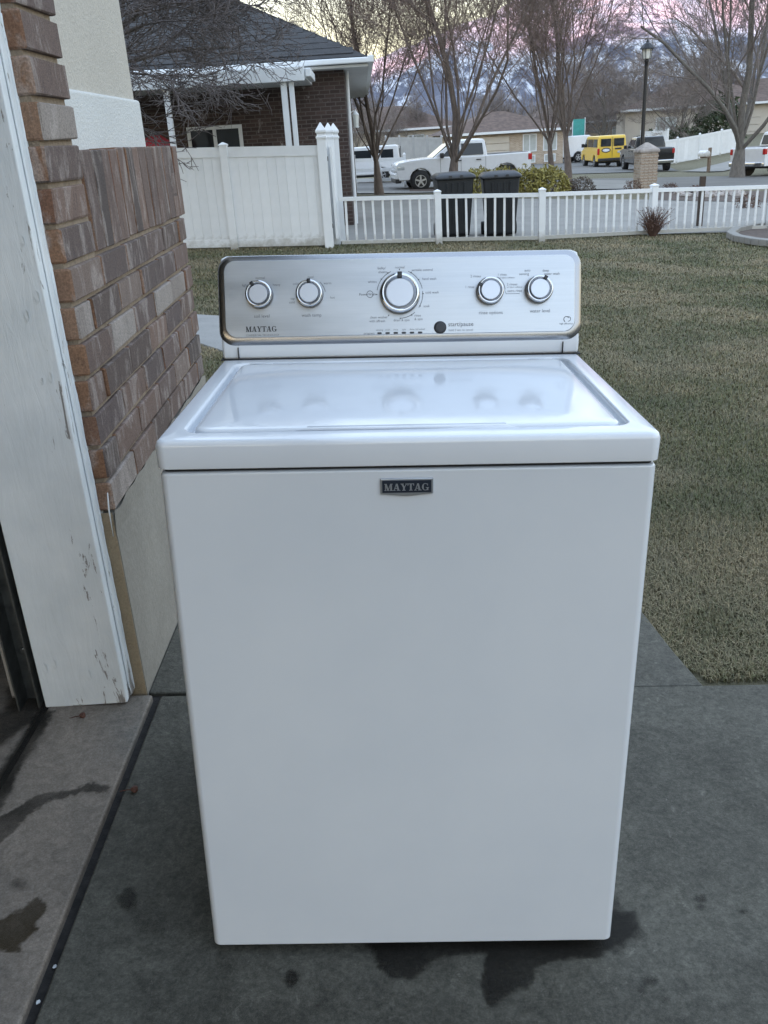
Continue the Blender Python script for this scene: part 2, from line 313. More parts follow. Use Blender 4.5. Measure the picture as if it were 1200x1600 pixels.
    MT['alu'] = plain('white_aluminium', (.70, .72, .73), .4, var=.05, scale=3)
    MT['soffit'] = plain('soffit', (.62, .63, .62), .6, var=.05, scale=3)
    MT['glass'] = plain('window_glass', (.018, .022, .026), .06, var=.2, scale=1)
    MT['curtain'] = plain('window_curtain', (.42, .44, .42), .8, var=.12, scale=3)
    def bark(name, c):
        a = NT(name); co = a.coord('Object', (1, 1, .25)); n = a.noise(co, 18, 5, .7)
        a.base(a.ramp(n, [(.3, [x * .6 for x in c]), (.7, [x * 1.35 for x in c])])); a.rough(.92); a.bump(n, .7, .02); return a.m
    MT['bark'] = bark('grey_brown_bark', (.15, .118, .098)); MT['twig'] = plain('twigs', (.20, .15, .125), .85, var=.3, scale=.7)
    MT['barkgrey'] = bark('grey_bark', (.17, .155, .138)); MT['twiggrey'] = plain('grey_twigs', (.22, .185, .165), .85, var=.3, scale=.5)
    MT['twigdark'] = plain('dark_purple_twigs', (.105, .088, .084), .85, var=.35, scale=1.3); MT['barkdark'] = bark('dark_bark', (.085, .072, .066))
    MT['hedge'] = plain('hedge_leaf', (.26, .225, .06), .6, var=.55, scale=5); MT['hedgedry'] = plain('dry_shrub', (.13, .105, .085), .85, var=.35, scale=8)
    MT['evergreen'] = plain('evergreen_leaf', (.045, .062, .028), .7, var=.4, scale=4); MT['deadbush'] = plain('dead_bush', (.11, .062, .045), .8, var=.4, scale=10)
    MT['rock'] = plain('landscape_rock', (.34, .30, .27), .9, var=.3, scale=4, bump=.6, bscale=18); MT['mulch'] = plain('mulch', (.085, .062, .05), .95, var=.4, scale=9, bump=.8, bscale=30)
    MT['bin'] = plain('dark_bin_plastic', (.018, .020, .023), .45, var=.2, scale=4); MT['binlid'] = plain('bin_lid_plastic', (.026, .028, .032), .4, var=.2, scale=4)
    MT['carwhite'] = plain('white_car_paint', (.72, .73, .74), .25, var=.03, coat=.6); MT['caryellow'] = plain('yellow_car_paint', (.66, .43, .03), .3, var=.05, coat=.5)
    MT['carblack'] = plain('black_car_paint', (.016, .016, .018), .22, var=.1, coat=.6); MT['tyre'] = plain('tyre_rubber', (.018, .018, .019), .8, var=.2)
    MT['rim'] = plain('alloy_rim', (.55, .56, .58), .3, .9, .06); MT['redlamp'] = plain('red_tail_lamp', (.42, .018, .018), .2, var=.1); MT['headlamp'] = plain('headlamp', (.55, .58, .60), .1, .3, .08)
    MT['trimblack'] = plain('black_trim', (.02, .02, .022), .5, var=.1); MT['sign'] = plain('van_print', (.03, .03, .035), .5); MT['teal'] = plain('teal_sign', (.05, .30, .27), .5)
    MT['pole'] = plain('black_pole', (.014, .014, .016), .4, .2, .1); MT['lampglass'] = plain('lamp_glass', (.62, .62, .58), .25, var=.08)
    MT['wood'] = plain('weathered_wood', (.20, .15, .11), .85, var=.25, scale=8); MT['woodbrown'] = plain('brown_post', (.055, .038, .028), .8, var=.2)
    MT['greyfence'] = plain('grey_board_fence', (.36, .365, .37), .8, var=.1, scale=2); MT['leafbrown'] = plain('dry_leaf', (.075, .026, .014), .7, var=.3, scale=60)
    MT['red'] = plain('red_cloth', (.28, .02, .03), .8)
    MT['beige'] = plain('beige_siding', (.52, .47, .40), .8, var=.06, scale=1)
    # mountain
    a = NT('snowy_mountain'); co = a.coord('Object', (1, .35, .8)); n = a.noise(co, .009, 9, .70, .8); n2 = a.noise(co, .03, 8, .7, .4)
    c = a.n('ShaderNodeTexCoord'); sp = a.n('ShaderNodeSeparateXYZ'); a.l(c.outputs['Object'], sp.inputs[0])
    hz = a.math('MULTIPLY', sp.outputs[2], .00085); v = a.math('ADD', a.mix(.45, n, n2), a.math('SUBTRACT', hz, .16))
    sn = a.ramp(v, [(.425, (0,) * 3), (.475, (1,) * 3)])
    a.base(a.mix(sn, a.ramp(n2, [(.3, (.075, .085, .12)), (.7, (.15, .155, .195))]), (.56, .58, .63))); a.rough(.95); a.bump(a.mix(.5, n, n2), .8, 18); MT['mount'] = a.m  # blue cast of rock and snow paints haze and shade into the colour
    MT['hill'] = plain('brown_hill', (.16, .14, .11), .95, var=.3, scale=.01)
mk_materials()

# ------------------------------------------------------------------ land, mountain, hills
def struct(o): o['kind'] = 'structure'; return o
def land():
    xs = sorted(set([-6000, -3000, -1500, -700, -300, -150, -90, -60] + list(range(-44, 60, 2)) + [18.9, 19.1, 21.9, 22.1, 60, 90, 150, 300, 700, 1500, 3000, 6000]))
    ys = sorted(set([-6000, -3000, -1000, -300, -100, -40, -20, -10, -8.1, -8] + [i * 1.0 for i in range(-7, 20)] + list(range(20, 82, 2)) + [39.9, 90, 110, 140, 180, 250, 400, 700, 1200, 2000, 3500, 6000]))
    v = [(x, y, T(x, y) - 0.024) for y in ys for x in xs]; n = len(xs)
    f = [(j * n + i, j * n + i + 1, (j + 1) * n + i + 1, (j + 1) * n + i) for j in range(len(ys) - 1) for i in range(n - 1)]
    m = MB(); m.add(v, f); struct(m.build('ground', MT['lawn'], smooth=True))
land()
def mountain():
    sky_px = [(300, 150), (480, 140), (545, 128), (600, 108), (660, 84), (700, 74), (760, 58), (800, 28), (840, 6), (900, -22), (960, -44), (1040, -70), (1100, -55), (1200, -20), (1400, 40), (1700, 90)]
    cr = []
    for px, py in sky_px:
        p = at_y(px, py, 3000); cr.append((p.x, p.z * 1.10 + 18))
    cr = [(-3500, 120), (-1500, 150)] + cr + [(5000, 200)]
    cx = [c[0] for c in cr]; cz = [c[1] for c in cr]
    nx, ny = 260, 90
    X = np.linspace(-2500, 4200, nx); Y = np.linspace(1300, 3900, ny); vs = []
    for y in Y:
        for x in X:
            h = np.interp(x, cx, cz); t = (y - 1300) / 1700.0
            prof = t ** 1.15 if t < 1 else max(0, 1 - (t - 1) * .5)
            rg = 1 - abs(mnoise.noise((x / 300.0 + .25 * y / 300, y / 900.0, .3))) * 2
            rg2 = 1 - abs(mnoise.noise((x / 110.0 - .2 * y / 110, y / 330.0, 4.3))) * 2
            a = min(1, t * 3) * (0.25 + .75 * min(1, abs(t - 1) * 3))
            z = h * prof + (rg - .55) * 95 * a + (rg2 - .5) * 38 * (a + .12) + mnoise.noise((x / 40.0, y / 60.0, 1)) * 9 * a
            vs.append((x, y, max(z, -6) - 2))
    f = [(j * nx + i, j * nx + i + 1, (j + 1) * nx + i + 1, (j + 1) * nx + i) for j in range(ny - 1) for i in range(nx - 1)]
    m = MB(); m.add(vs, f); struct(m.build('mountain', MT['mount'], smooth=True))
    # the western hills behind the camera: unseen, added to keep the low sun off the street
    nx, ny = 90, 14; vs = []
    for j in range(ny):
        for i in range(nx):
            x = -9000 + 18000 * i / (nx - 1); t = j / (ny - 1); y = -2300 - 1600 * t
            h = 262 + 12 * mnoise.noise((x / 900.0, 0, 7))
            vs.append((x, y, h * math.sin(math.pi * min(1, max(0, t))) - 4))
    f = [(j * nx + i, j * nx + i + 1, (j + 1) * nx + i + 1, (j + 1) * nx + i) for j in range(ny - 1) for i in range(nx - 1)]
    m = MB(); m.add(vs, f); struct(m.build('shade_ridge', MT['hill'], smooth=True))
mountain()
def patch(m, c, nu, nv, off, thick=0):            # bilinear sheet that follows the land; c = four (x, y)
    b = len(m.v); c = [Vector(q[:2]) for q in c]
    for j in range(nv + 1):
        for i in range(nu + 1):
            u, w = i / nu, j / nv; p = (c[0] * (1 - u) + c[1] * u) * (1 - w) + (c[3] * (1 - u) + c[2] * u) * w
            m.v.append((p.x, p.y, T(p.x, p.y) + off))
    fs = [(b + j * (nu + 1) + i, b + j * (nu + 1) + i + 1, b + (j + 1) * (nu + 1) + i + 1, b + (j + 1) * (nu + 1) + i) for j in range(nv) for i in range(nu)]
    m.f += fs; m.m += [0] * len(fs)
def sheet(name, c, mat, off, nu=16, nv=8):
    m = MB(); patch(m, c, nu, nv, off); return struct(m.build(name, mat, smooth=True))
# the neighbour's drive behind the picket fence, the street and its branch
for k in range(6):
    xa, xb = -0.9 + 4.0 * k, -0.9 + 4.0 * (k + 1) - .02
    pass
sheet('neighbour_driveway', [(-1.0, 16.6), (26, 17.6), G(1290, 314), G(556, 309)], MT['farconc'], 0.006, 40, 10)
sheet('street', [G(500, 301), G(1330, 291), G(1330, 262), G(500, 286)], MT['asphalt'], 0.004, 40, 8)
sheet('side_street', [G(800, 274), G(1062, 267), G(1010, 243), G(835, 239)], MT['asphalt'], 0.012, 14, 14)
sheet('gutter', [G(500, 303), G(1330, 293), G(1330, 290), G(500, 300)], MT['farconc'], 0.020, 30, 2)
sheet('path', [G(900, 297), G(990, 296), G(1000, 283), G(925, 282)], MT['farconc'], 0.026, 6, 4)
sheet('far_driveway', [G(1062, 268), G(1130, 268), G(1230, 240), G(1190, 237)], MT['farconc'], 0.024, 6, 10)

# ------------------------------------------------------------------ driveway slabs
def plane_z(x, y): return -1.2883 + CAMZ - .0387 * x - .033 * y
def slab(name, poly, mat, parent, dz=0, thick=.12, bev=.006):
    m = MB(); n = len(poly)
    vs = [(x, y, plane_z(x, y) - thick) for x, y in poly] + [(x, y, plane_z(x, y) + dz) for x, y in poly]
    fs = [tuple(range(n - 1, -1, -1)), tuple(range(n, 2 * n))] + [(i, (i + 1) % n, (i + 1) % n + n, i + n) for i in range(n)]
    m.add(vs, fs); return m.build(name, mat, parent, bevel=bev, seg=3)
drive = struct(slab('driveway', [(-.95, -9), (9, -9), (9, 1.80), (3.4, 1.90), (.82, 1.95), (-.60, 2.02), (-.95, 2.02)], MT['joint'], None, dz=-.016, bev=0))
slab('slab', [(-.905, -5), (-.646, -5), (-.644, 1.988), (-.905, 1.988)], MT['apron'], drive, dz=.002)
slab('slab', [(-.626, -5), (3.4, -5), (3.4, 1.915), (-.622, 1.984)], MT['concrete'], drive)
slab('slab', [(3.412, -5), (8.8, -5), (8.8, 1.84), (3.412, 1.93)], MT['concrete'], drive)
walk = struct(slab('walkway', [(-.66, 2.006), (.82, 1.963), (.80, 2.15), (.782, 2.40), (.70, 2.72), (.62, 3.4), (-.66, 3.4)], MT['concrete'], None, dz=-.004))
cl = [(-.10, 3.4), (-.12, 4.4), (-.18, 5.4), (-.32, 6.3), (-.62, 7.2), (-1.15, 7.95), (-2.0, 8.38), (-3.2, 8.5), (-6.5, 8.6)]
for k in range(len(cl) - 1):
    def side(i, s):
        a = Vector(cl[max(i - 1, 0)]); b = Vector(cl[min(i + 1, len(cl) - 1)]); d = (b - a).normalized(); nrm = Vector((d.y, -d.x)); p = Vector(cl[i]) + nrm * s; return (p.x, p.y)
    a0, a1, b0, b1 = side(k, -.62), side(k, .62), side(k + 1, -.62), side(k + 1, .62)
    gap = .004
    slab('slab', [a0, a1, b1, b0], MT['walk'], walk, dz=-.004)
# low dark lip where the garage floor meets the apron
gfloor = struct(slab('garage_floor', [(-7, -5), (-.93, -5), (-.93, 2.95), (-7, 2.95)], MT['apron'], None, dz=-.004))

# wet and oily stains, and broad soft dark areas: outlines seen in the photograph, projected to the slab
def stain(px_poly, mat, strength=.85, step=.006, soft=.012, wob=.010, parent=drive, seed=0, dz=.0016):
    pts = []
    for px, py in px_poly:
        v = ray(px, py); t = -1.2883 / (v[2] + .0387 * v[0] + .033 * v[1]); pts.append((v[0] * t, v[1] * t))
    P = np.array(pts); x0, y0 = P.min(0) - .05; x1, y1 = P.max(0) + .05
    nx = int((x1 - x0) / step) + 2; ny = int((y1 - y0) / step) + 2
    xs = x0 + np.arange(nx) * step; ys = y0 + np.arange(ny) * step; XX, YY = np.meshgrid(xs, ys); Q = np.stack([XX.ravel(), YY.ravel()], 1)
    wv = np.array([[mnoise.noise((q[0] * 22, q[1] * 22, seed)) + .8 * mnoise.noise((q[0] * 60, q[1] * 60, seed + 3)) + .5 * mnoise.noise((q[0] * 170, q[1] * 170, seed + 6)), mnoise.noise((q[0] * 22, q[1] * 22, seed + 9)) + .8 * mnoise.noise((q[0] * 60, q[1] * 60, seed + 5)) + .5 * mnoise.noise((q[0] * 170, q[1] * 170, seed + 8))] for q in Q]) * wob
    Q2 = Q + wv; inside = np.zeros(len(Q2), bool); dist = np.full(len(Q2), 9.0); n = len(P)
    for i in range(n):
        a, b = P[i], P[(i + 1) % n]; ab = b - a; tt = np.clip(((Q2 - a) @ ab) / max(1e-9, ab @ ab), 0, 1); dist = np.minimum(dist, np.linalg.norm(Q2 - a - tt[:, None] * ab, axis=1))
        c = ((a[1] > Q2[:, 1]) != (b[1] > Q2[:, 1])); xi = a[0] + (Q2[:, 1] - a[1]) / ((b[1] - a[1]) if abs(b[1] - a[1]) > 1e-9 else 1e-9) * (b[0] - a[0]); inside ^= c & (Q2[:, 0] < xi)
    sdv = np.where(inside, dist, -dist); al = np.clip(sdv / soft + .5, 0, 1) * strength
    al *= np.array([.78 + .35 * mnoise.noise((q[0] * 12, q[1] * 12, seed + 2)) for q in Q]); al = np.clip(al, 0, 1)
    m = MB(); m.v = [(q[0], q[1], plane_z(q[0], q[1]) + dz) for q in Q]
    A = al.reshape(ny, nx)
    for j in range(ny - 1):
        for i in range(nx - 1):
            if max(A[j, i], A[j, i + 1], A[j + 1, i], A[j + 1, i + 1]) > .01: m.f.append((j * nx + i, j * nx + i + 1, (j + 1) * nx + i + 1, (j + 1) * nx + i)); m.m.append(0)
    me = m.mesh('stain', MT[mat]); ca = me.color_attributes.new('Col', 'FLOAT_COLOR', 'POINT')
    buf = np.ones((len(Q), 4), np.float32); buf[:, :3] = al[:, None]; ca.data.foreach_set('color', buf.ravel())
    return link('stain', me, parent)
def blob(cx, cy, rx, ry, n=10): return [(cx + rx * math.cos(2 * math.pi * i / n), cy + ry * math.sin(2 * math.pi * i / n)) for i in range(n)]
stain([(560, 1460), (585, 1490), (592, 1515), (612, 1530), (642, 1530), (668, 1512), (690, 1494), (760, 1490), (752, 1540), (762, 1570), (782, 1572), (803, 1548), (826, 1548), (836, 1512), (900, 1496), (945, 1492), (965, 1478), (1000, 1450), (990, 1425), (950, 1425)], 'stain', .9, .005, .008, .007)
stain([(935, 1470), (955, 1400), (985, 1432), (1000, 1458), (985, 1482), (955, 1488)], 'stain', .6, .006, .012, seed=4)
stain(blob(200, 1405, 17, 17), 'stain', .7, .003, .007, .005, seed=1)
stain([(205, 1425), (250, 1428), (262, 1440), (250, 1458), (222, 1460), (208, 1448)], 'stain', .34, .004, .02, seed=2)
stain(blob(457, 1529, 12, 11), 'stain', .8, .003, .008, .005, seed=3)
stain(blob(355, 1510, 16, 12), 'stain', .28, .004, .02, seed=6)
stain([(20, 1430), (48, 1412), (70, 1412), (76, 1424), (60, 1440), (44, 1470), (38, 1486), (0, 1488), (-30, 1470), (-20, 1445)], 'oil', .9, .003, .006, .011, seed=5, dz=.0036)
stain([(-20, 1290), (30, 1262), (60, 1244), (105, 1236), (140, 1224), (172, 1230), (168, 1240), (125, 1240), (84, 1252), (48, 1272), (20, 1300), (0, 1320), (-20, 1330)], 'stain', .6, .003, .006, .012, seed=7, dz=.0036)
stain(blob(30, 1384, 14, 8), 'stain', .4, .004, .012, seed=8, dz=.0036)
stain([(62, 1112), (88, 1112), (80, 1122), (40, 1190), (0, 1268), (-20, 1290), (-20, 1230), (10, 1190)], 'stain', .85, .004, .012, .01, seed=9, dz=.0036)
stain([(20, 1060), (62, 1060), (74, 1108), (50, 1130), (20, 1150), (-20, 1180), (-20, 1120), (10, 1110)], 'stain', .7, .005, .02, .01, seed=10, parent=gfloor)
stain([(925, 1120), (1160, 1150), (1250, 1300), (1100, 1420), (980, 1400), (960, 1250)], 'stain', .16, .012, .12, .05, seed=12)  # broad faint soft-edged darkening of the slab right of the washer
stain([(240, 1560), (560, 1545), (760, 1585), (1000, 1560), (1230, 1500), (1230, 1660), (240, 1660)], 'stain', .22, .012, .12, .06, seed=13)  # broad faint soft-edged darkening across the near slab
for q, s_ in (((1020, 1532), 9), ((1005, 1548), 5), ((1040, 1565), 6), ((1095, 1405), 8), ((1165, 1425), 5), ((1092, 1418), 6)):
    stain(blob(q[0], q[1], s_ * 1.5, s_ * .8, 8), 'stain', .5, .003, .008, .008, seed=s_)

# ------------------------------------------------------------------ garage front on the left
GX = -.657
def zc(z): return z + CAMZ
gar = empty('garage', (GX, 2.0, plane_z(GX, 2.0)), label='garage front with tumbled brick pillar and pale stucco beside the open door', cat='garage')
gl = gar.location
def gbox(name, x0, x1, y0, y1, z0, z1, mat, parent=gar, bevel=0, seg=2):
    m = MB(); m.box(x0, x1, y0, y1, z0, z1); o = m.build(name, mat, parent, bevel=bevel, seg=seg)
    p = parent
    off = Vector((0, 0, 0))
    while p is not None: off += p.location; p = p.parent
    o.data.transform(Matrix.Translation(-off)); return o
CH = .0835
rng = random.Random(5)
# mortar body
core = gbox('brick_wainscot', GX - .09, GX - .011, 2.009, 3.355, zc(-.80), zc(.000), MT['mortar'])
gbox('brick_pillar', GX - .089, GX - .0112, 2.0092, 2.232, zc(.0002), zc(2.6), MT['mortar'])
pil = [c for c in gar.children if c.name.startswith('brick_pillar')][0]
def brick_mesh(L, D, H, seed):                    # length along y, depth along x, height
    bm = bmesh.new(); bmesh.ops.create_cube(bm, size=1)
    for v in bm.verts: v.co = Vector((v.co.x * D, v.co.y * L, v.co.z * H))
    bmesh.ops.bevel(bm, geom=list(bm.edges), offset=.0035, segments=1, affect='EDGES')
    r = random.Random(seed)
    for v in bm.verts: v.co += Vector((r.uniform(-.0016, .0016), r.uniform(-.0022, .0022), r.uniform(-.0016, .0016)))
    me = bpy.data.meshes.new('brick'); bm.to_mesh(me); bm.free(); me.materials.append(MT['brick']); me.materials.append(MT['brick_end'])
    for p in me.polygons: p.material_index = 1 if p.normal.y < -.6 else 0
    return me
bm_full = [brick_mesh(.240, .10, .0715, i) for i in range(4)]
bm_half = [brick_mesh(.116, .10, .0715, 10 + i) for i in range(3)]
bm_sold = [brick_mesh(.0795, .10, .230, 20 + i) for i in range(4)]
bm_odd = {}
def put_brick(me, y, z, parent, proud=0.0):
    o = link('brick', me, parent, Vector((GX - .05 + proud + rng.uniform(-.003, .003), y, z)) - gl)
    o.rotation_euler = (R(rng.uniform(-.5, .5)), R(rng.uniform(-.5, .5)), R(rng.uniform(-.4, .4))); return o
z0 = -.806
for r in range(7):                                # running courses under the soldier course
    z = zc(z0 + CH * (r + .5)); y = 2.0 + (.0 if r % 2 == 0 else -.0); end = 3.372 + (.018 if r % 2 else .0)
    first = True
    while y < end - .03:
        L = .243 if not (first and r % 2) else .119
        first = False
        if y + L > end: 
            L = end - y
            key = round(L, 3)
            if key not in bm_odd: bm_odd[key] = brick_mesh(max(.02, L - .006), .10, .0715, 40 + r)
            me = bm_odd[key]
        else: me = rng.choice(bm_full if L > .2 else bm_half)
        put_brick(me, y + L / 2, z, core); y += L + .005
y = 2.252; zs = zc(-.222 + .120)
while y < 3.36:                                   # soldier course
    put_brick(rng.choice(bm_sold), y + .041, zs + rng.uniform(-.002, .002), core, -.001); y += .0835
for k in range(3):                                # header ends of the far corner
    o = put_brick(bm_half[0], 3.322 + .01 * (k % 2), zc(-.222 + .04 + CH * k * .92), core, -.004)
for r in range(7, 41):                            # quoin pillar beside the door
    put_brick(rng.choice(bm_full), 2.0 + .12 + rng.uniform(-.003, .005), zc(z0 + CH * (r + .5)), pil)
gbox('foundation', GX - .12, GX - .004, 2.003, 3.36, -.25, zc(-.812), MT['found'])
gbox('foundation_end', GX - .118, GX - .006, 1.9985, 2.0026, -.25, zc(-.806), MT['found2'])
# mortar smeared over the joint between brick and foundation
m = MB(); pts = []
for i in range(60):
    yy = 2.0 + 1.36 * i / 59; pts.append((yy, zc(-.812) + .018 * mnoise.noise((yy * 9, 0, 0)) + .012))
vs = [(GX + .0012, yy, zz) for yy, zz in pts] + [(GX - .0045, yy, zc(-.87)) for yy, zz in pts]
m.add([Vector(v) - gl for v in vs], [(i, i + 1, i + 61, i + 60) for i in range(59)]); m.build('mortar_smear', MT['found'], gar)
# stucco wall above the wainscot, a paler band at its foot
gbox('stucco_wall', GX - .26, GX - .088, 2.02, 3.26, zc(.150), zc(2.6), MT['stucco'], bevel=.008)
gbox('stucco_band', GX - .26, GX - .076, 2.02, 3.285, zc(-.02), zc(.160), MT['stucco2'], bevel=.01)
gbox('side_wall', GX - 6.5, GX - .262, 3.06, 3.255, -.3, zc(2.6), MT['stucco'])
gbox('header_wall', GX - .26, GX - .088, -5, 2.019, zc(1.05), zc(2.6), MT['stucco'])
gbox('front_wall', GX - .26, GX - .088, -9, -4.9, -.3, zc(1.049), MT['stucco'])
# roof with its eave over the door
m = MB(); ev = GX + .35
m.add([Vector(v) - gl for v in [(ev, -9.5, zc(1.35)), (ev, 3.75, zc(1.35)), (ev - 3.9, 3.75, zc(3.0)), (ev - 3.9, -9.5, zc(3.0)), (ev - 7.8, 3.75, zc(1.35)), (ev - 7.8, -9.5, zc(1.35)), (ev, -9.5, zc(1.25)), (ev, 3.75, zc(1.25)), (ev - 7.8, 3.75, zc(1.25)), (ev - 7.8, -9.5, zc(1.25))]], [(0, 1, 2, 3), (3, 2, 4, 5), (6, 7, 1, 0), (6, 9, 8, 7), (7, 8, 4, 2, 1), (6, 0, 3, 5, 9)])
# the eave stands well above the picture
for v in m.v: pass
rf = m.build('roof', MT['shingle'], gar); rf.location.z = 1.45
# door trim board with its narrow edge, metal track, room behind
tr = gbox('door_trim', -.912, -.698, 1.942, 2.03, plane_z(-.8, 1.97) + .004, zc(1.06), MT['trimpaint'], bevel=.004)
gbox('brick_mould', -.6978, -.692, 1.968, 2.03, plane_z(-.7, 1.97) + .012, zc(1.06), MT['trimpaint'], bevel=.003)
m = MB(); cp = []; cr_ = []
for i in range(170):                              # uneven caulk and paint bead between trim and brick
    zz = plane_z(-.7, 1.97) + .02 + i * .0093; cp.append(Vector((-.6915 + .0012 * mnoise.noise((0, 0, zz * 13)), 1.993 + .002 * mnoise.noise((5, 0, zz * 17)), zz)) - gl); cr_.append(.0034 + .0022 * mnoise.noise((9, 0, zz * 11)) + .0008 * mnoise.noise((3, 0, zz * 47)))
m.tube(cp, cr_, 8); m.build('caulk', MT['trimpaint'], gar, smooth=True)
for i in range(9):                                # paint flakes lifted off the board
    zz = rng.uniform(.05, 1.2) if i < 6 else rng.uniform(.02, .1); xx = rng.uniform(-.75, -.71) if i < 6 else rng.uniform(-.90, -.72); m = MB(); k = rng.uniform(.6, 1.4)
    m.add([Vector((xx + a * .012 * k, 1.9405 - c, zz + b * .03 * k)) - gl for a, b, c in ((0, 0, 0), (.5, .2, .001), (.7, .8, .003), (.2, 1, .002), (-.3, .5, .0015))], [(0, 1, 2, 3, 4)]); m.build('paint_flake', MT['trimpaint'], gar)
m = MB(); m.box(-.002, .002, -.05, 0, 0, 2.2); m.box(-.05, .002, -.002, .002, 0, 2.2); m.box(-.05, -.046, -.06, -.002, .0, 2.2)
for k in range(3): m.lathe([(.010, 0), (.010, .006), (.006, .008)], 8, (-.024, -.004, .15 + .5 * k), 'y')
o = m.build('door_track', MT['galv'], gar); o.location = Vector((-.925, 1.985, plane_z(-.93, 1.99) + .005)) - gl
gbox('track_bracket', -1.06, -.99, 1.95, 1.99, plane_z(-.93, 1.99) + .22, plane_z(-.93, 1.99) + .26, MT['galv'])
gbox('jamb_return', -1.02, -.926, 2.0, 2.05, -.2, zc(1.05), MT['darkroom'])
gbox('room_wall', -6.9, -.95, 2.92, 3.05, -.2, zc(2.6), MT['darkroom'])
gbox('room_back', -7.1, -6.9, -5, 3.05, -.2, zc(2.6), MT['darkroom'])
gbox('room_ceiling', -6.9, -.93, -5, 2.91, zc(1.06), zc(1.12), MT['darkroom'])
# paint run down the corner brick
m = MB(); m.tube([Vector(at_y(168, 770, 1.9945)) - gl, Vector(at_y(170, 795, 1.9945)) - gl, Vector(at_y(177, 838, 1.9945)) - gl], [.0012, .0022, .0008], 6); m.build('paint_drip', MT['trimpaint'], gar, smooth=True)

# ------------------------------------------------------------------ the washing machine
WR = Matrix([[0.9990056, 0.0222392, 0.0386416], [-0.0235210, 0.9991772, 0.0330397], [-0.0378750, -0.0339157, 0.9987068]])
wash = empty('washing_machine', label='white top-loading washing machine with brushed steel control panel on the driveway', cat='washing machine')
mw = WR.to_4x4(); mw.translation = Vector((0.0021556, 1.1301149, -1.3256946 + CAMZ)); wash.matrix_world = mw
Wd = .349
# cabinet: rounded sheet-metal box
L = [rrect(-Wd + .004, Wd - .004, .004, .676, .010, .0205), rrect(-Wd, Wd, 0, .68, .012, .026), rrect(-Wd, Wd, 0, .68, .012, .8940), rrect(-Wd + .003, Wd - .003, .003, .677, .010, .8985)]
m = MB(); m.loft(L); o = m.build('cabinet', MT['enamel'], wash, smooth=True); o.modifiers.new('wn', 'WEIGHTED_NORMAL')
# recessed dark seam
m = MB(); m.loft([rrect(-Wd + .006, Wd - .006, .006, .674, .008, .88), rrect(-Wd + .006, Wd - .006, .006, .674, .008, .925)]); m.build('seam', MT['dark'], wash)
# top frame with the trough round the lid
XL, Y0, Y1 = .3165, .042, .524
L = []
for dx, z, r in ((.004, .9028, .012), (0.0, .9050, .014), (-.001, .936, .015), (.0015, .9425, .014), (.006, .9455, .012)):
    L.append(rrect(-Wd - .002 + dx, Wd + .002 - dx, -.003 + dx, .684 - dx, r, z, 8))
for dx, z, r in ((.0, .9460, .030), (.0035, .9445, .028), (.005, .9395, .025), (.0065, .930, .022), (.022, .9285, .016)):
    L.append(rrect(-XL - .006 + dx, XL + .006 - dx, Y0 - .008 + dx, Y1 + .008 - dx, r, z, 8))
m = MB(); m.loft(L, True, True); o = m.build('top_frame', MT['gloss'], wash, smooth=True); o.modifiers.new('wn', 'WEIGHTED_NORMAL')
# lid: shallow dome with a raised finger lip at the front
L = []
def lid_loop(ins, z, r): return rrect(-XL + .009 + ins, XL - .009 - ins, Y0 + .0045 + ins * .8, Y1 - .010 - ins * .6, max(r, .006), z, 8)
for ins, z, r in ((0.002, .9295, .020), (0, .933, .022), (.0, .9415, .022), (.0015, .9445, .021), (.005, .9462, .019), (.010, .9468, .018), (.020, .9472, .018), (.05, .9484, .018), (.10, .9500, .018), (.16, .9510, .02), (.21, .9513, .01)):
    L.append(lid_loop(ins, z, r))
m = MB(); m.loft(L, True, True); lid = m.build('lid', MT['gloss'], wash, smooth=True)
m = MB(); m.loft([[(-.17, Y0 + .002, .9405), (.17, Y0 + .002, .9405), (.17, Y0 + .014, .9415), (-.17, Y0 + .014, .9415)], [(-.14, Y0 + .005, .9463), (.14, Y0 + .005, .9463), (.14, Y0 + .014, .9475), (-.14, Y0 + .014, .9475)]]); m.build('finger_lip', MT['gloss'], lid, smooth=True)
for s in (-1, 1):
    m = MB(); m.lathe([(.007, -.022), (.007, .022)], 12, (s * .27, Y1 + .004, .937), 'x'); m.build('hinge', MT['plastic'], lid, smooth=True)
# console: white plastic body, steel face
SL = .28; CY = .556; CZ = .950
def pan(u, v, d=0): return Vector((u, CY + SL * v, CZ + v)) + Vector((0, -1, SL)).normalized() * d      # point on the leaning face; v is height, d stands off
FN = Vector((0, -1, SL)).normalized(); FU = Vector((0, SL, 1)).normalized()
def crect(x0, x1, v0, v1, r, d, n=6): return [pan(a, b, d) for a, b, _ in rrect(x0, x1, v0, v1, r, 0, n)]
body_prof = [(CY + .004, .9465), (CY + .002, .972), (CY + SL * .185 + .002, 1.128), (CY + SL * .19 + .012, 1.1345), (.668, 1.1345), (.684, 1.12), (.684, .9465)]
m = MB(); m.prism([(a, b) for a, b in body_prof], -.350, .350, 'x'); m.build('console_body', MT['plastic'], wash, bevel=.006, seg=3, fix=True)
m = MB()
for s in (-1, 1): m.box(s * .318 - .0008, s * .318 + .0008, CY - .0012, CY + .006, .949, .9705)
m.box(-.3535, .3535, CY - .0005, .6, .9450, .9472)
m.build('console_seam', MT['dark'], wash)
m = MB(); m.loft([crect(-.354, .354, .0215, .1890, .030, -.012, 8), crect(-.354, .354, .0215, .1890, .030, .001, 8), crect(-.3525, .3525, .023, .1875, .029, .004, 8), crect(-.347, .347, .030, .1825, .026, .0075, 8), crect(-.341, .341, .037, .1795, .022, .0085, 8)], True, True)
m.build('panel_surround', MT['steel_edge'], wash, smooth=True)
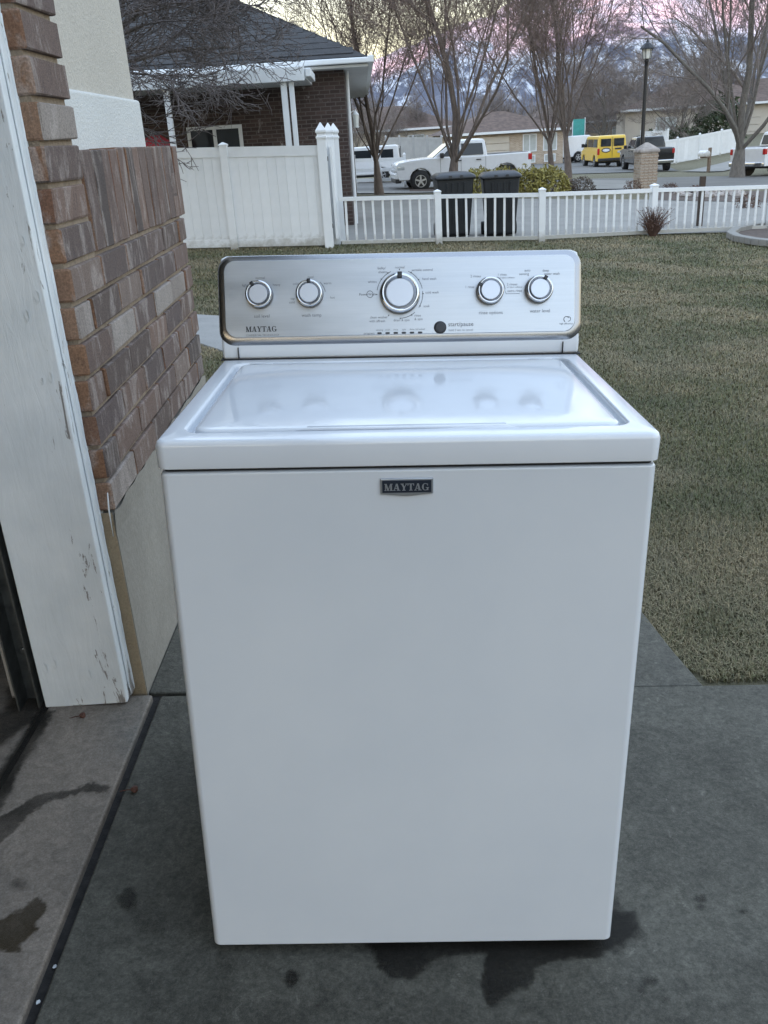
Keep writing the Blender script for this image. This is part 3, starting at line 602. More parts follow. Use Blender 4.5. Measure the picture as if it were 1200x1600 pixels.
m = MB(); m.loft([crect(-.3405, .3405, .0375, .179, .0215, .0085, 8), crect(-.3395, .3395, .0385, .178, .021, .0095, 8)], False, True); m.build('control_panel', MT['steel'], wash)
PD = .0096
def knob(u, v, r, ang):
    k = empty('knob'); k.parent = wash
    c = pan(u, v, PD); rot = Matrix((Vector((1, 0, 0)), FU, FN)).transposed().to_4x4(); rot.translation = c; k.matrix_local = rot
    def ring(prof, n=40):
        m = MB(); m.lathe(prof, n); return m
    ring([(r * 1.0, 0), (r * 1.02, .002), (r * .98, .016), (r * .93, .019)]).build('skirt', MT['blackp'], k, smooth=True)
    ring([(r * .985, .0162), (r * .99, .019), (r * .95, .0222), (r * .86, .0232), (r * .80, .0222), (r * .78, .0195)]).build('ring', MT['chrome'], k, smooth=True)
    ring([(r * .79, .0192), (r * .72, .0194), (r * .685, .0196)]).build('groove', MT['blackp'], k, smooth=True)
    ring([(r * .69, .0190), (r * .69, .0225), (r * .665, .0240), (r * .655, .02405)]).build('cap', MT['knobcap'], k)
    a = R(90 - ang); ca, sa = math.cos(a), math.sin(a); m = MB(); w = r * .085 + .0012
    m.obox((ca * r * .86, sa * r * .86, .0235), (ca * r * .15, sa * r * .15, 0), (-sa * w, ca * w, 0), (0, 0, .0022)); m.build('pointer', MT['blackp'], k, bevel=.0012)
KV = .1137
knob(-.2715, KV + .001, .0262, -32); knob(-.1742, KV + .001, .0262, 0); knob(.0005, KV - .0015, .0385, 0); knob(.1745, KV, .0262, -62); knob(.2690, KV + .001, .0262, 28)
k = empty('start_button'); k.parent = wash; rot = Matrix((Vector((1, 0, 0)), FU, FN)).transposed().to_4x4(); rot.translation = pan(.0780, .0492, PD); k.matrix_local = rot
m = MB(); m.lathe([(.0122, 0), (.0122, .0012), (.0112, .0016)], 28); m.build('bezel', MT['blackp'], k, smooth=True)
m = MB(); m.lathe([(.0108, .0012), (.0105, .003), (.008, .0034), (.001, .0034)], 28); m.build('cap', MT['ink'], k, smooth=True)
for i in range(6):
    m = MB(); m.loft([crect(-.0404 + i * .01585 - .0045, -.0404 + i * .01585 + .0045, .0388, .0425, .0017, PD, 3), crect(-.0404 + i * .01585 - .0043, -.0404 + i * .01585 + .0043, .0390, .0423, .0016, PD + .0006, 3)]); m.build('indicator_light', MT['ink'], wash)
# lettering
_txt = {}
def text_mesh(s):
    if s in _txt: return _txt[s]
    cu = bpy.data.curves.new('t', 'FONT'); cu.body = s; cu.size = 1; cu.align_x = 'LEFT'; cu.resolution_u = 2
    ob = bpy.data.objects.new('t', cu); COL.objects.link(ob); dg = bpy.context.evaluated_depsgraph_get(); dg.update()
    me = bpy.data.meshes.new_from_object(ob.evaluated_get(dg)); bpy.data.objects.remove(ob); bpy.data.curves.remove(cu)
    vs = [v.co.copy() for v in me.vertices]; fs = [tuple(p.vertices) for p in me.polygons]; bpy.data.meshes.remove(me); _txt[s] = (vs, fs); return _txt[s]
def label(s, u, v, h, mat='inkgrey', al='C', bold=0):
    vs, fs = text_mesh(s); sc_ = h / .7; w = max(p.x for p in vs) * sc_; x0 = u - (w / 2 if al == 'C' else (w if al == 'R' else 0))
    m = MB(); m.add([pan(x0 + p.x * sc_, v + p.y * sc_, PD + .0003) for p in vs], fs)
    m.build('printed_label', MT[mat], wash)
hs = .0046
for s, u, v, al in (('soil level', -.2690, .0735, 'C'), ('wash temp', -.1720, .0735, 'C'), ('rinse options', .1765, .0720, 'C'), ('water level', .2720, .0735, 'C')): label(s, u, v, .0062, 'inkgrey', al)
for s, u, v, al in (('light', -.2945, .1315, 'R'), ('normal', -.2700, .1445, 'C'), ('heavy', -.2460, .1315, 'L'), ('cold', -.1960, .1325, 'R'), ('cool', -.1720, .1445, 'C'), ('warm', -.1470, .1325, 'L'), ('hot', -.1350, .1060, 'L'), ('tap', -.2040, .1055, 'R'), ('cold', -.2040, .0985, 'R'),
                   ('1 rinse', .1450, .1205, 'R'), ('2 rinses', .1580, .1400, 'R'), ('1 rinse', .1900, .1420, 'L'), ('w/ fabric softener', .1930, .1370, 'L'), ('2 rinses', .2080, .1240, 'L'), ('w/ fabric softener', .2080, .1195, 'L'), ('extra rinse', .2090, .1120, 'L'),
                   ('auto', .2540, .1490, 'R'), ('sensing', .2510, .1425, 'R'), ('deep', .2770, .1480, 'L'), ('water wash', .2800, .1420, 'L'),
                   ('bulky/', -.0260, .1580, 'R'), ('sheets', -.0240, .1510, 'R'), ('normal', .0010, .1590, 'C'), ('wrinkle control', .0240, .1535, 'L'), ('hand wash', .0440, .1370, 'L'), ('cold wash', .0500, .1120, 'L'), ('soak', .0460, .0870, 'L'), ('rinse', .0280, .0700, 'L'), ('& spin', .0280, .0635, 'L'), ('drain & spin', .0030, .0620, 'C'), ('clean washer', -.0240, .0680, 'R'), ('with affresh', -.0290, .0610, 'R'), ('whites', -.0440, .1335, 'R'), ('PowerWash', -.0460, .1105, 'R')):
    label(s, u, v, hs if '/ f' not in s else .0030, 'inkgrey' if s != 'PowerWash' else 'ink', al)
label('start/pause', .0935, .0510, .0078, 'ink', 'L'); label('hold 3 sec. to cancel', .0945, .0420, .0040, 'inkgrey', 'L')
for i, s in enumerate(('sensing', 'wash', 'rinse', 'spin', 'done', 'lid locked')): label(s, -.0404 + i * .01585, .0452, .0033, 'inkgrey')
label('progress:', -.0490, .0390, .0042, 'inkgrey', 'R'); label('high efficiency', .3230, .0505, .0032, 'inkgrey'); label('COMMERCIAL TECHNOLOGY', -.3010, .0330 + .0065, .0034, 'inkgrey', 'L')
def arc(u, v, r, a0, a1, w=.0006, n=14):
    m = MB(); pts = [R(90 - (a0 + (a1 - a0) * i / n)) for i in range(n + 1)]
    vs = [pan(u + (r - w) * math.cos(a), v + (r - w) * math.sin(a), PD + .0003) for a in pts] + [pan(u + (r + w) * math.cos(a), v + (r + w) * math.sin(a), PD + .0003) for a in pts]
    m.add(vs, [(i, i + 1, i + n + 2, i + n + 1) for i in range(n)]); m.build('dial_line', MT['inkgrey'], wash)
arc(.0005, KV - .0015, .0445, 22, 78); arc(.0005, KV - .0015, .0445, 84, 125); arc(.0005, KV - .0015, .0445, -80, -22); arc(.0005, KV - .0015, .0445, 140, 178, n=10); arc(.1745, KV, .0305, 30, 84); arc(-.1742, KV, .0305, 40, 80)
m = MB()
for a in (-52, -30, 0, 30, 55, 90, 120, 150, 180, -150, -90):
    t = R(90 - a); ca, sa = math.cos(t), math.sin(t); m.add([pan(.0005 + ca * r_ + -sa * w_, KV - .0015 + sa * r_ + ca * w_, PD + .00035) for r_, w_ in ((.0435, -.0008), (.0465, -.0008), (.0465, .0008), (.0435, .0008))], [(0, 1, 2, 3)])
m.build('dial_tick', MT['ink'], wash)
m = MB(); m.add([pan(a, b, PD + .0003) for a, b in ((.2065, .1085), (.2330, .1085), (.2330, .1092), (.2065, .1092))], [(0, 1, 2, 3)]); m.add([pan(a, b, PD + .0003) for a, b in ((.2040, .1150), (.2047, .1150), (.2072, .1087), (.2065, .1087))], [(0, 1, 2, 3)]); m.build('dial_line', MT['ink'], wash)
arc(.3235, .0600, .0050, -150, 60, .0007); arc(.3275, .0605, .0042, -40, 190, .0006); arc(-.0575, .1128, .0062, 0, 360, .0006)
# slab-serif capitals of the maker's name, drawn as strokes
def serif_word(put, build, x0, base, h, tr=.10):
    def quad(pts): put([(x0 + X + a * h, base + b * h) for a, b in pts])
    X = 0
    def st(a0, b0, a1, b1, w):                    # slanted stroke: bottom and top x of its left edge, horizontal width w
        quad([(a0, b0), (a0 + w, b0), (a1 + w, b1), (a1, b1)])
    for ch in 'MAYTAG':
        if ch == 'M':
            st(.10, 0, .10, 1, .11); st(.80, 0, .80, 1, .24); st(.40, 0, .08, 1, .24); st(.46, 0, .80, 1, .10)
            quad([(0, 0), (.31, 0), (.31, .09), (0, .09)]); quad([(.70, 0), (1.14, 0), (1.14, .09), (.70, .09)]); quad([(0, .91), (.30, .91), (.30, 1), (0, 1)]); quad([(.82, .91), (1.14, .91), (1.14, 1), (.82, 1)]); w = 1.14
        elif ch == 'A':
            st(.08, 0, .42, 1, .10); st(.62, 0, .38, 1, .25); quad([(.24, .26), (.68, .26), (.66, .36), (.26, .36)])
            quad([(0, 0), (.34, 0), (.34, .09), (0, .09)]); quad([(.50, 0), (1.0, 0), (1.0, .09), (.50, .09)]); w = .98
        elif ch == 'Y':
            st(.36, .42, .06, 1, .26); st(.46, .42, .78, 1, .10); quad([(.34, 0), (.58, 0), (.58, .46), (.34, .46)])
            quad([(.22, 0), (.70, 0), (.70, .09), (.22, .09)]); quad([(0, .91), (.44, .91), (.44, 1), (0, 1)]); quad([(.66, .91), (.98, .91), (.98, 1), (.66, 1)]); w = .90
        elif ch == 'T':
            quad([(.34, 0), (.58, 0), (.58, 1), (.34, 1)]); quad([(.22, 0), (.70, 0), (.70, .09), (.22, .09)]); quad([(.02, .90), (.90, .90), (.90, 1), (.02, 1)])
            quad([(.02, .68), (.10, .68), (.14, .92), (.02, .92)]); quad([(.82, .68), (.90, .68), (.90, .92), (.78, .92)]); w = .88
        else:
            n = 14; ro = (.46, .52); 
            for i in range(n):
                a, b = R(48 + 274 * i / n), R(48 + 274 * (i + 1) / n)
                def wd(t): return .11 + .14 * max(0, -math.cos(t))
                quad([(.48 + ro[0] * math.cos(a), .5 + ro[1] * math.sin(a)), (.48 + ro[0] * math.cos(b), .5 + ro[1] * math.sin(b)), (.48 + (ro[0] - wd(b)) * math.cos(b), .5 + (ro[1] - .09) * math.sin(b)), (.48 + (ro[0] - wd(a)) * math.cos(a), .5 + (ro[1] - .09) * math.sin(a))])
            quad([(.68, .02), (.90, .02), (.90, .44), (.68, .44)]); quad([(.54, .36), (.98, .36), (.98, .45), (.54, .45)]); quad([(.74, .66), (.84, .66), (.84, .98), (.78, .98)]); w = .98
        X += (w + tr * .35) * h
    build(); return X
m = MB()
cnt = [0]
def put_panel(q):
    cnt[0] += 1; m.add([pan(a, b, PD + .0003 + .000004 * cnt[0]) for a, b in q], [tuple(range(len(q)))])
serif_word(put_panel, lambda: m.build('maker_name', MT['ink'], wash), -.3010, .0475, .0100)
# front badge
bx0, bx1, bz0, bz1 = -.0388, .0355, .8605, .8855
bd = MB(); prof = [(bx0, bz0 + .002), ((bx0 + bx1) / 2, bz0 - .0018), (bx1, bz0 + .002), (bx1, bz1), (bx0, bz1)]
bd.prism(prof, -.0035, .002, 'y'); badge = bd.build('badge', MT['silver'], wash, bevel=.0012, fix=True)
m = MB(); m.box(bx0 + .0026, bx1 - .0026, -.0042, -.003, bz0 + .0042, bz1 - .0026); m.build('badge_field', MT['badge'], badge)
m = MB(); cnt = [0]
def put_badge(q):
    cnt[0] += 1; m.add([(a, -.0044 - .000004 * cnt[0], b) for a, b in q], [tuple(range(len(q)))])
serif_word(put_badge, lambda: m.build('maker_name', MT['silver'], badge), bx0 + .0055, bz0 + .0074, .0104)
for sx in (-1, 1):
    for yy in (.05, .62):
        m = MB(); m.lathe([(.022, 0.0), (.022, .010), (.012, .013), (.008, .024)], 16, (sx * .30, yy, 0.002)); m.build('foot', MT['blackp'], wash, smooth=True)

# ------------------------------------------------------------------ white vinyl fences
def pick_fence():
    pts = [Vector((-.50, 16.02)), Vector((1.26, 16.2)), Vector((3.07, 16.15)), Vector((5.20, 16.75)), Vector((7.56, 17.2)), Vector((9.9, 17.6))]
    fe = empty('picket_fence', (pts[0].x, pts[0].y, T(pts[0].x, pts[0].y)), label='low white vinyl picket fence along the far side of the lawn', cat='fence'); fl = fe.location
    rg = random.Random(2)
    post = MB(); post.box(-.055, .055, -.055, .055, -.05, .84); post.loft([[(-.062, -.062, .84), (.062, -.062, .84), (.062, .062, .84), (-.062, .062, .84)], [(-.062, -.062, .858), (.062, -.062, .858), (.062, .062, .858), (-.062, .062, .858)], [(-.01, -.01, .885), (.01, -.01, .885), (.01, .01, .885), (-.01, .01, .885)]])
    pm = post.mesh('post', MT['vinyl'])
    pk = MB(); pk.box(-.019, .019, -.011, .011, .07, .745); km = pk.mesh('picket', MT['vinyl'])
    for i, p in enumerate(pts):
        if i == 0: continue
        o = link('post', pm, fe, Vector((p.x, p.y, T(p.x, p.y))) - fl); d = pts[i] - pts[i - 1]; o.rotation_euler.z = math.atan2(d.y, d.x)
    for a, b in zip(pts[:-1], pts[1:]):
        d = b - a; ang = math.atan2(d.y, d.x); n = max(2, round(d.length / .163)); za, zb = T(a.x, a.y), T(b.x, b.y)
        for (h0, h1, hw) in ((.735, .800, .030), (.025, .085, .026)):
            m = MB(); nrm = Vector((-math.sin(ang), math.cos(ang))) * hw; u = d.normalized() * .055
            vs = []
            for q, z in ((a + u, za), (b - u, zb)):
                for s, h in ((-1, h0), (1, h0), (1, h1), (-1, h1)): vs.append(Vector((q.x + s * nrm.x, q.y + s * nrm.y, z + h)) - fl)
            m.add(vs, [(0, 1, 2, 3), (7, 6, 5, 4), (0, 4, 5, 1), (1, 5, 6, 2), (2, 6, 7, 3), (3, 7, 4, 0)]); m.build('rail', MT['vinyl'], fe)
        for k in range(1, n):
            q = a + d * (k / n); o = link('picket', km, fe, Vector((q.x, q.y, T(q.x, q.y) )) - fl); o.rotation_euler = (0, R(rg.uniform(-.7, .7)), ang)
pick_fence()
def tall_fence():
    y0 = 16.0; x1 = -.62; x0 = -5.4
    fe = empty('privacy_fence', (x1, y0, T(x1, y0)), label='tall white vinyl privacy fence of vertical boards in front of the brick house', cat='fence'); fl = fe.location
    H = at_y(430, 228, y0).z - T(-1.5, y0); px = at_y(357, 300, y0).x
    posts = [-4.25, px]
    def P(x, y, z): return Vector((x, y, z)) - fl
    for x in posts:
        z = T(x, y0); m = MB(); m.box(-.065, .065, -.065, .065, -.03, H + .02)
        m.loft([[(-.075, -.075, H + .02), (.075, -.075, H + .02), (.075, .075, H + .02), (-.075, .075, H + .02)], [(-.075, -.075, H + .04), (.075, -.075, H + .04), (.075, .075, H + .04), (-.075, .075, H + .04)], [(-.01, -.01, H + .075), (.01, -.01, H + .075), (.01, .01, H + .075), (-.01, .01, H + .075)]])
        o = m.build('post', MT['vinyl'], fe); o.location = P(x, y0, z)
    spans = [(x0, posts[0]), (posts[0], posts[1]), (posts[1], x1 + .02)]
    for a, b in spans:
        for h0, h1 in ((H - .16, H), (.02, .15)):
            m = MB(); vs = []
            for x in (a + .065, b - .065):
                z = T(x, y0)
                for s, h in ((-1, h0), (1, h0), (1, h1), (-1, h1)): vs.append(P(x, y0 + s * .028, z + h))
            m.add(vs, [(0, 1, 2, 3), (7, 6, 5, 4), (0, 4, 5, 1), (1, 5, 6, 2), (2, 6, 7, 3), (3, 7, 4, 0)]); m.build('rail', MT['vinyl'], fe)
        n = round((b - a - .13) / .155); w = (b - a - .13) / n
        for k in range(n):
            x = a + .065 + w * (k + .5); z = T(x, y0); m = MB()
            c = .004
            loop = [(-w / 2 + .0006, .012), (-w / 2 + c, .016), (w / 2 - c, .016), (w / 2 - .0006, .012), (w / 2 - .0006, -.012), (w / 2 - c, -.016), (-w / 2 + c, -.016), (-w / 2 + .0006, -.012)]
            m.prism(loop, .10, H - .1, 'z'); o = m.build('board', MT['vinyl'], fe, fix=True); o.location = P(x, y0, z)
    # gate posts with pointed gothic caps, one behind the other
    for x, y, hh in ((-.66, 15.98, 0), (-.55, 16.45, 0), (-.47, 16.85, 0)):
        g = empty('gate_post', P(x, y, T(x, y))); g.parent = fe
        h = H + .10; m = MB(); m.box(-.075, .075, -.075, .075, -.03, h); m.build('shaft', MT['vinyl_gate'], g)
        m = MB(); L = []
        for r, z in ((.085, h), (.088, h + .03), (.070, h + .05), (.066, h + .07), (.088, h + .10), (.086, h + .13), (.045, h + .19), (.006, h + .25)): L.append([(-r, -r, z), (r, -r, z), (r, r, z), (-r, r, z)])
        m.loft(L); m.build('cap', MT['vinyl_gate'], g)
        if y < 16.3:
            m = MB(); m.box(.074, .085, -.02, .02, H - .25, H - .18); m.box(.074, .085, -.02, .02, .3, .37); m.build('hinge', MT['trimblack'], g)
    m = MB(); m.box(-.02, .02, 0, .42, .12, H - .02); o = m.build('gate_edge', MT['vinyl_gate'], fe); o.location = P(-.52, 16.0, T(-.5, 16.2))
tall_fence()

# ------------------------------------------------------------------ the neighbour's brick house
def box_part(name, parent, x0, x1, y0, y1, z0, z1, mat, bevel=0):
    m = MB(); m.box(x0, x1, y0, y1, z0, z1); o = m.build(name, mat, parent, bevel=bevel)
    off = Vector((0, 0, 0)); p = parent
    while p is not None: off += p.location; p = p.parent
    o.data.transform(Matrix.Translation(-off)); return o
def neighbour():
    YF = 20.0; c = at_y(543, 200, YF); XR = c.x; XLft = -14.0; gz = T(-3, YF) - .1
    ez = at_y(560, 101, 19.4).z                    # eave height
    h = empty('brick_house', (XR, YF, gz), label='dark red brick house with grey hip roof and white patio cover behind the privacy fence', cat='house')
    box_part('wall', h, XLft, XR, YF, 34, gz - .3, ez, MT['nbrick'])
    # eave, soffit, gutter, hip roof
    ov = .50
    box_part('soffit', h, XLft - ov, XR + ov, YF - ov, 34 + ov, ez - .03, ez + .02, MT['soffit'])
    g = box_part('gutter', h, XLft - ov, XR + ov + .06, YF - ov - .11, YF - ov + .01, ez + .03, ez + .13, MT['alu'], .02)
    box_part('gutter', h, XR + ov - .01, XR + ov + .11, YF - ov - .108, 34 + ov, ez + .031, ez + .158, MT['alu'], .02)
    a = (XLft - ov, YF - ov, ez + .15); b = (XR + ov, YF - ov, ez + .15); cc = (XR + ov, 34 + ov, ez + .15); d = (XLft - ov, 34 + ov, ez + .15)
    run = 7.6; rz = ez + .15 + run * .50; r1 = (XLft - ov + run, YF - ov + run, rz); r2 = (XR + ov - run, YF - ov + run, rz)
    m = MB(); off = h.location; m.add([Vector(q) - off for q in (a, b, cc, d, r1, r2)], [(0, 1, 5, 4), (1, 2, 5), (2, 3, 4, 5), (3, 0, 4), (3, 2, 1, 0)]); m.build('roof', MT['shingle'], h)
    # shingle courses: thin butted strips on the front slope
    for k in range(1, 30):
        t = k / 30.0
        if t > .96: break
        xa = a[0] + (r1[0] - a[0]) * t; xb = b[0] + (r2[0] - b[0]) * t; yy = a[1] + run * t; zz = a[2] + (rz - a[2]) * t
        m = MB(); m.obox(Vector(((xa + xb) / 2, yy, zz + .012)) - off, ((xb - xa) / 2 - .03, 0, 0), (0, .115, .0575), (0, -.004, .008)); m.build('shingle_course', MT['shingle'], h)
    # patio cover
    YP = 17.7; pz0 = at_y(300, 137, YP).z; pz1 = pz0 + .24; xe = at_y(478, 125, YP).x
    p = box_part('patio_cover', h, -10, xe, YP, YF - .01, pz0 + .04, pz1 - .03, MT['alu'])
    box_part('patio_beam', h, -10, xe - .02, YP - .06, YP - .002, pz0, pz1, MT['alu'], .012)
    m = MB(); m.obox(Vector((xe + .05, YP + .75, pz0 + .13)) - off, (.05, 0, 0), (0, .8, .0), (0, 0, .07)); m.build('patio_gutter', MT['alu'], h, bevel=.015)
    for px_, w in ((262, .05), (446, .055), (458, .045)):
        x = at_y(px_, 170, YP).x; box_part('patio_post', h, x - w, x + w, YP + .02, YP + .02 + 2 * w, gz, pz0, MT['alu'], .01)
    # window under the cover
    w0 = at_y(291, 200, YF - .05); w1 = at_y(377, 195, YF - .05); zt = at_y(330, 197, YF - .05).z; zb_ = zt - 1.2
    fr = empty('window', Vector((w0.x, YF - .05, zb_)) - off); fr.parent = h
    def wb(name, x0, x1, z0, z1, y0, y1, mat):
        m = MB(); m.box(x0 - w0.x, x1 - w0.x, y0 - (YF - .05), y1 - (YF - .05), z0 - zb_, z1 - zb_); return m.build(name, mat, fr)
    xm = (w0.x + w1.x) / 2
    for x0, x1, z0, z1 in ((w0.x, w1.x, zt - .07, zt), (w0.x, w1.x, zb_, zb_ + .07), (w0.x, w0.x + .07, zb_ + .07, zt - .07), (w1.x - .07, w1.x, zb_ + .07, zt - .07), (xm - .035, xm + .035, zb_ + .07, zt - .07)): wb('frame', x0, x1, z0, z1, YF - .07, YF - .002, MT['alu'])
    for x0, x1 in ((w0.x + .07, xm - .035), (xm + .035, w1.x - .07)): wb('pane', x0, x1, zb_ + .07, zt - .07, YF - .035, YF - .02, MT['glass'])
    # downspout on the corner, wall lantern, garage door trim down the side wall
    m = MB(); m.tube([Vector((XR + .05, YF + .35, ez + .02)) - off, Vector((XR + .05, YF + .35, gz)) - off], .04, 8); m.build('downspout', MT['alu'], h)
    lp = at_y(549, 186, YF + .6); ln = empty('wall_lantern', Vector((XR + .02, YF + .6, lp.z)) - off); ln.parent = h
    m = MB(); m.box(0, .03, -.06, .06, -.15, .12); m.tube([(.02, 0, .1), (.12, 0, .16), (.16, 0, .1)], .012, 6); m.lathe([(.075, .08), (.02, .15), (.004, .18)], 8, (.16, 0, 0)); m.lathe([(.05, -.18), (.07, -.16), (.07, -.155)], 8, (.16, 0, 0)); m.build('bracket', MT['alu'], ln)
    m = MB(); m.lathe([(.048, -.155), (.068, .08)], 8, (.16, 0, 0)); m.build('lamp_glass', MT['lampglass'], ln)
    box_part('corner_trim', h, XR - .002, XR + .035, YF + 2.2, YF + 2.35, gz, ez - .05, MT['beige'])
    box_part('garage_door', h, XR + .001, XR + .03, YF + 2.5, YF + 7.4, gz, gz + 2.2, MT['alu'])
    return h
neighbour()
# something red stands on the patio
m = MB(); m.lathe([(.28, 0), (.34, .12), (.30, .30), (.12, .42)], 14); pr = at_y(243, 224, 18.6); o = m.build('patio_chair_cushion', MT['red'], smooth=True); o.location = (pr.x, 18.6, pr.z - .28); tag(o, 'red cushion lying under the white patio cover', 'cushion')
m = MB(); zt_ = pr.z - .28
for sx in (-1, 1):
    for sy in (-1, 1): m.tube([(sx * .5, sy * .3, zt_ - .05), (sx * .5, sy * .3, T(pr.x, 18.6))], .025, 6)
m2 = empty('patio_table', (pr.x, 18.6, T(pr.x, 18.6)), label='dark patio table under the white patio cover', cat='table')
m.v = [(a, b, c - T(pr.x, 18.6)) for a, b, c in m.v]; m.build('leg', MT['trimblack'], m2)
m = MB(); m.box(-.6, .6, -.4, .4, zt_ - .05 - T(pr.x, 18.6), zt_ - T(pr.x, 18.6)); m.build('table_top', MT['trimblack'], m2)

# ------------------------------------------------------------------ bare trees
class TubeBuf:
    def __init__(s): s.v = []; s.f = []; s.n = 0
    def add(s, pts, rad, k):
        m = len(pts); P = np.array(pts); d = np.gradient(P, axis=0); d /= (np.linalg.norm(d, axis=1, keepdims=True) + 1e-9)
        ref = np.array([0.31, 0.93, 0.2]) if abs(d[0][2]) > .8 else np.array([0, 0, 1.0])
        u = np.cross(d, ref); u /= (np.linalg.norm(u, axis=1, keepdims=True) + 1e-9); w = np.cross(d, u)
        a = np.arange(k) * 2 * math.pi / k; r = np.array(rad)[:, None, None]
        V = P[:, None, :] + r * (u[:, None, :] * np.cos(a)[None, :, None] + w[:, None, :] * np.sin(a)[None, :, None])
        s.v.append(V.reshape(-1, 3)); idx = s.n + np.arange(m * k).reshape(m, k)
        A = idx[:-1]; B = np.roll(A, -1, 1); D = idx[1:]; C = np.roll(D, -1, 1)
        s.f.append(np.stack([A, B, C, D], -1).reshape(-1, 4)); s.n += m * k
    def mesh(s, name, mat):
        V = np.concatenate(s.v).astype(np.float32); F = np.concatenate(s.f).astype(np.int32)
        me = bpy.data.meshes.new(name); me.vertices.add(len(V)); me.vertices.foreach_set('co', V.ravel()); me.loops.add(F.size); me.loops.foreach_set('vertex_index', F.ravel())
        me.polygons.add(len(F)); me.polygons.foreach_set('loop_start', np.arange(0, F.size, 4, dtype=np.int32)); me.polygons.foreach_set('loop_total', np.full(len(F), 4, np.int32))
        me.polygons.foreach_set('use_smooth', np.ones(len(F), bool)); me.materials.append(mat); me.update(calc_edges=True); return me
def grow(seed, height, tr, trunk_h, limbs, spread, kids, up, levels=5, twig=.006, wob=.16, droop=0.0, lean=(0, 0), thin=(.30, .48)):
    rg = random.Random(seed); trunk = TubeBuf(); crown = TubeBuf()
    def branch(p, d, L, r, lev):
        nseg = 6 if lev <= 1 else (5 if lev == 2 else (4 if lev == 3 else 3)); pts = [p]; rads = [r]; q = np.array(p); dd = np.array(d)
        end = max(twig * .55, r * (.45 if lev < 2 else .3)); dirs = [dd.copy()]
        for i in range(nseg):
            t = (i + 1) / nseg
            dd = dd + np.array([rg.gauss(0, wob), rg.gauss(0, wob), rg.gauss(0, wob * .7)]) * (1 if lev else .35) + np.array([0, 0, up if lev < 4 else up * .6]) - np.array([0, 0, droop * (lev - 1)]) * (1 if lev > 1 else 0)
            dd /= np.linalg.norm(dd); q = q + dd * L / nseg; pts.append(tuple(q)); rads.append(r + (end - r) * t); dirs.append(dd.copy())
        (trunk if lev <= 1 else crown).add(pts, rads, 8 if lev == 0 else (6 if lev == 1 else (4 if lev == 2 else 3)))
        if lev >= levels: return
        n = limbs if lev == 0 else kids[min(lev - 1, len(kids) - 1)]
        for i in range(n):
            t = (.72 + .28 * rg.random()) if lev == 0 else (.18 + .82 * (i + rg.random()) / n)
            f = t * nseg; k = min(nseg - 1, int(f)); u = f - k; b = np.array(pts[k]) * (1 - u) + np.array(pts[k + 1]) * u
            ax = dirs[k + 1]; ph = (i * 2.399 + rg.uniform(-.5, .5)) if lev else (2 * math.pi * (i + rg.uniform(-.25, .25)) / n)
            o1 = np.cross(ax, [0.2, 0.1, 1.0] if abs(ax[2]) < .9 else [1.0, 0, 0]); o1 /= np.linalg.norm(o1); o2 = np.cross(ax, o1)
            sp = rg.uniform(.6, 1.15) * (spread if lev == 0 else .62)
            nd = ax * math.cos(sp) + (o1 * math.cos(ph) + o2 * math.sin(ph)) * math.sin(sp)
            rr = rads[k] * (1 - u) + rads[k + 1] * u
            cl_ = L * (rg.uniform(.42, .72) if lev else 1) * (1 - .35 * t if lev else 1)
            if lev == 0: cl_ = (height - trunk_h) * rg.uniform(.62, .85)
            branch(tuple(b), nd, cl_, max(twig, rr * rg.uniform(*thin)), lev + 1)
        if lev == 0: branch(pts[-1], dirs[-1], (height - trunk_h) * .8, rads[-1] * .95, 1)
    branch((0, 0, -.12), (lean[0], lean[1], 1.0), trunk_h + .12, tr, 0)
    return trunk, crown
def bare_tree(meshes, name, loc, label, rz=0, scale=1, group=None):
    t = empty(name, loc, rz, label, 'tree', group); link('trunk', meshes[0], t); link('crown', meshes[1], t); t.scale = (scale,) * 3; return t
def tree_mesh(mt, mc, *a, **k):
    t, c = grow(*a, **k); return t.mesh('trunk', mt), c.mesh('crown', mc)
def on_land(px, py, Y=None):
    p = G(px, py)
    if Y is not None:
        v = ray(px, py); p = Vector((v[0] / v[1] * Y, Y, 0)); p.z = T(p.x, p.y)
    return p
# weeping tree beside our own house, its tangle hanging over the neighbour's roof
mt_ = tree_mesh(MT['barkdark'], MT['twigdark'], 11, 7.6, .17, 2.75, 9, 1.30, (10, 8, 8, 3), .05, levels=5, twig=.0055, wob=.24, droop=.020, thin=(.42, .62))
bare_tree(mt_, 'weeping_tree', (-4.0, 13.4, T(-4.0, 13.4)), 'dark bare weeping tree with tangled twigs hanging before the grey hip roof', 1.1, 1.0)
mA = tree_mesh(MT['bark'], MT['twig'], 21, 9.5, .20, 1.1, 9, .50, (9, 8, 7, 2), .075, levels=5, twig=.006, wob=.13, thin=(.27, .44))
p = on_land(592, 293, 34); bare_tree(mA, 'bare_tree', p, 'bare brown tree beside the corner of the dark brick house', 1.0, 1.0)
mB = tree_mesh(MT['bark'], MT['twig'], 23, 10.5, .24, 1.2, 10, .54, (9, 8, 7, 2), .075, levels=5, twig=.006, wob=.13, thin=(.26, .42))
p = on_land(706, 300, 31.5); bare_tree(mB, 'bare_tree', p, 'bare brown tree with low crotch standing before the white pickup truck', .2, 1.0)
mC = tree_mesh(MT['bark'], MT['twig'], 29, 11.5, .19, 1.9, 8, .46, (8, 7, 5, 2), .07, levels=5, twig=.0075, wob=.13)
p = on_land(862, 275, 44); bare_tree(mC, 'bare_tree', p, 'left stem of the twin bare trees between hedge and street', .5, 1.0)
mD = tree_mesh(MT['bark'], MT['twig'], 31, 12.0, .20, 2.2, 8, .42, (8, 7, 5, 2), .07, levels=5, twig=.0075, wob=.13)
p = on_land(888, 282, 42); bare_tree(mD, 'bare_tree', p, 'right stem of the twin bare trees, beside the grey shrub', 2.2, 1.0)
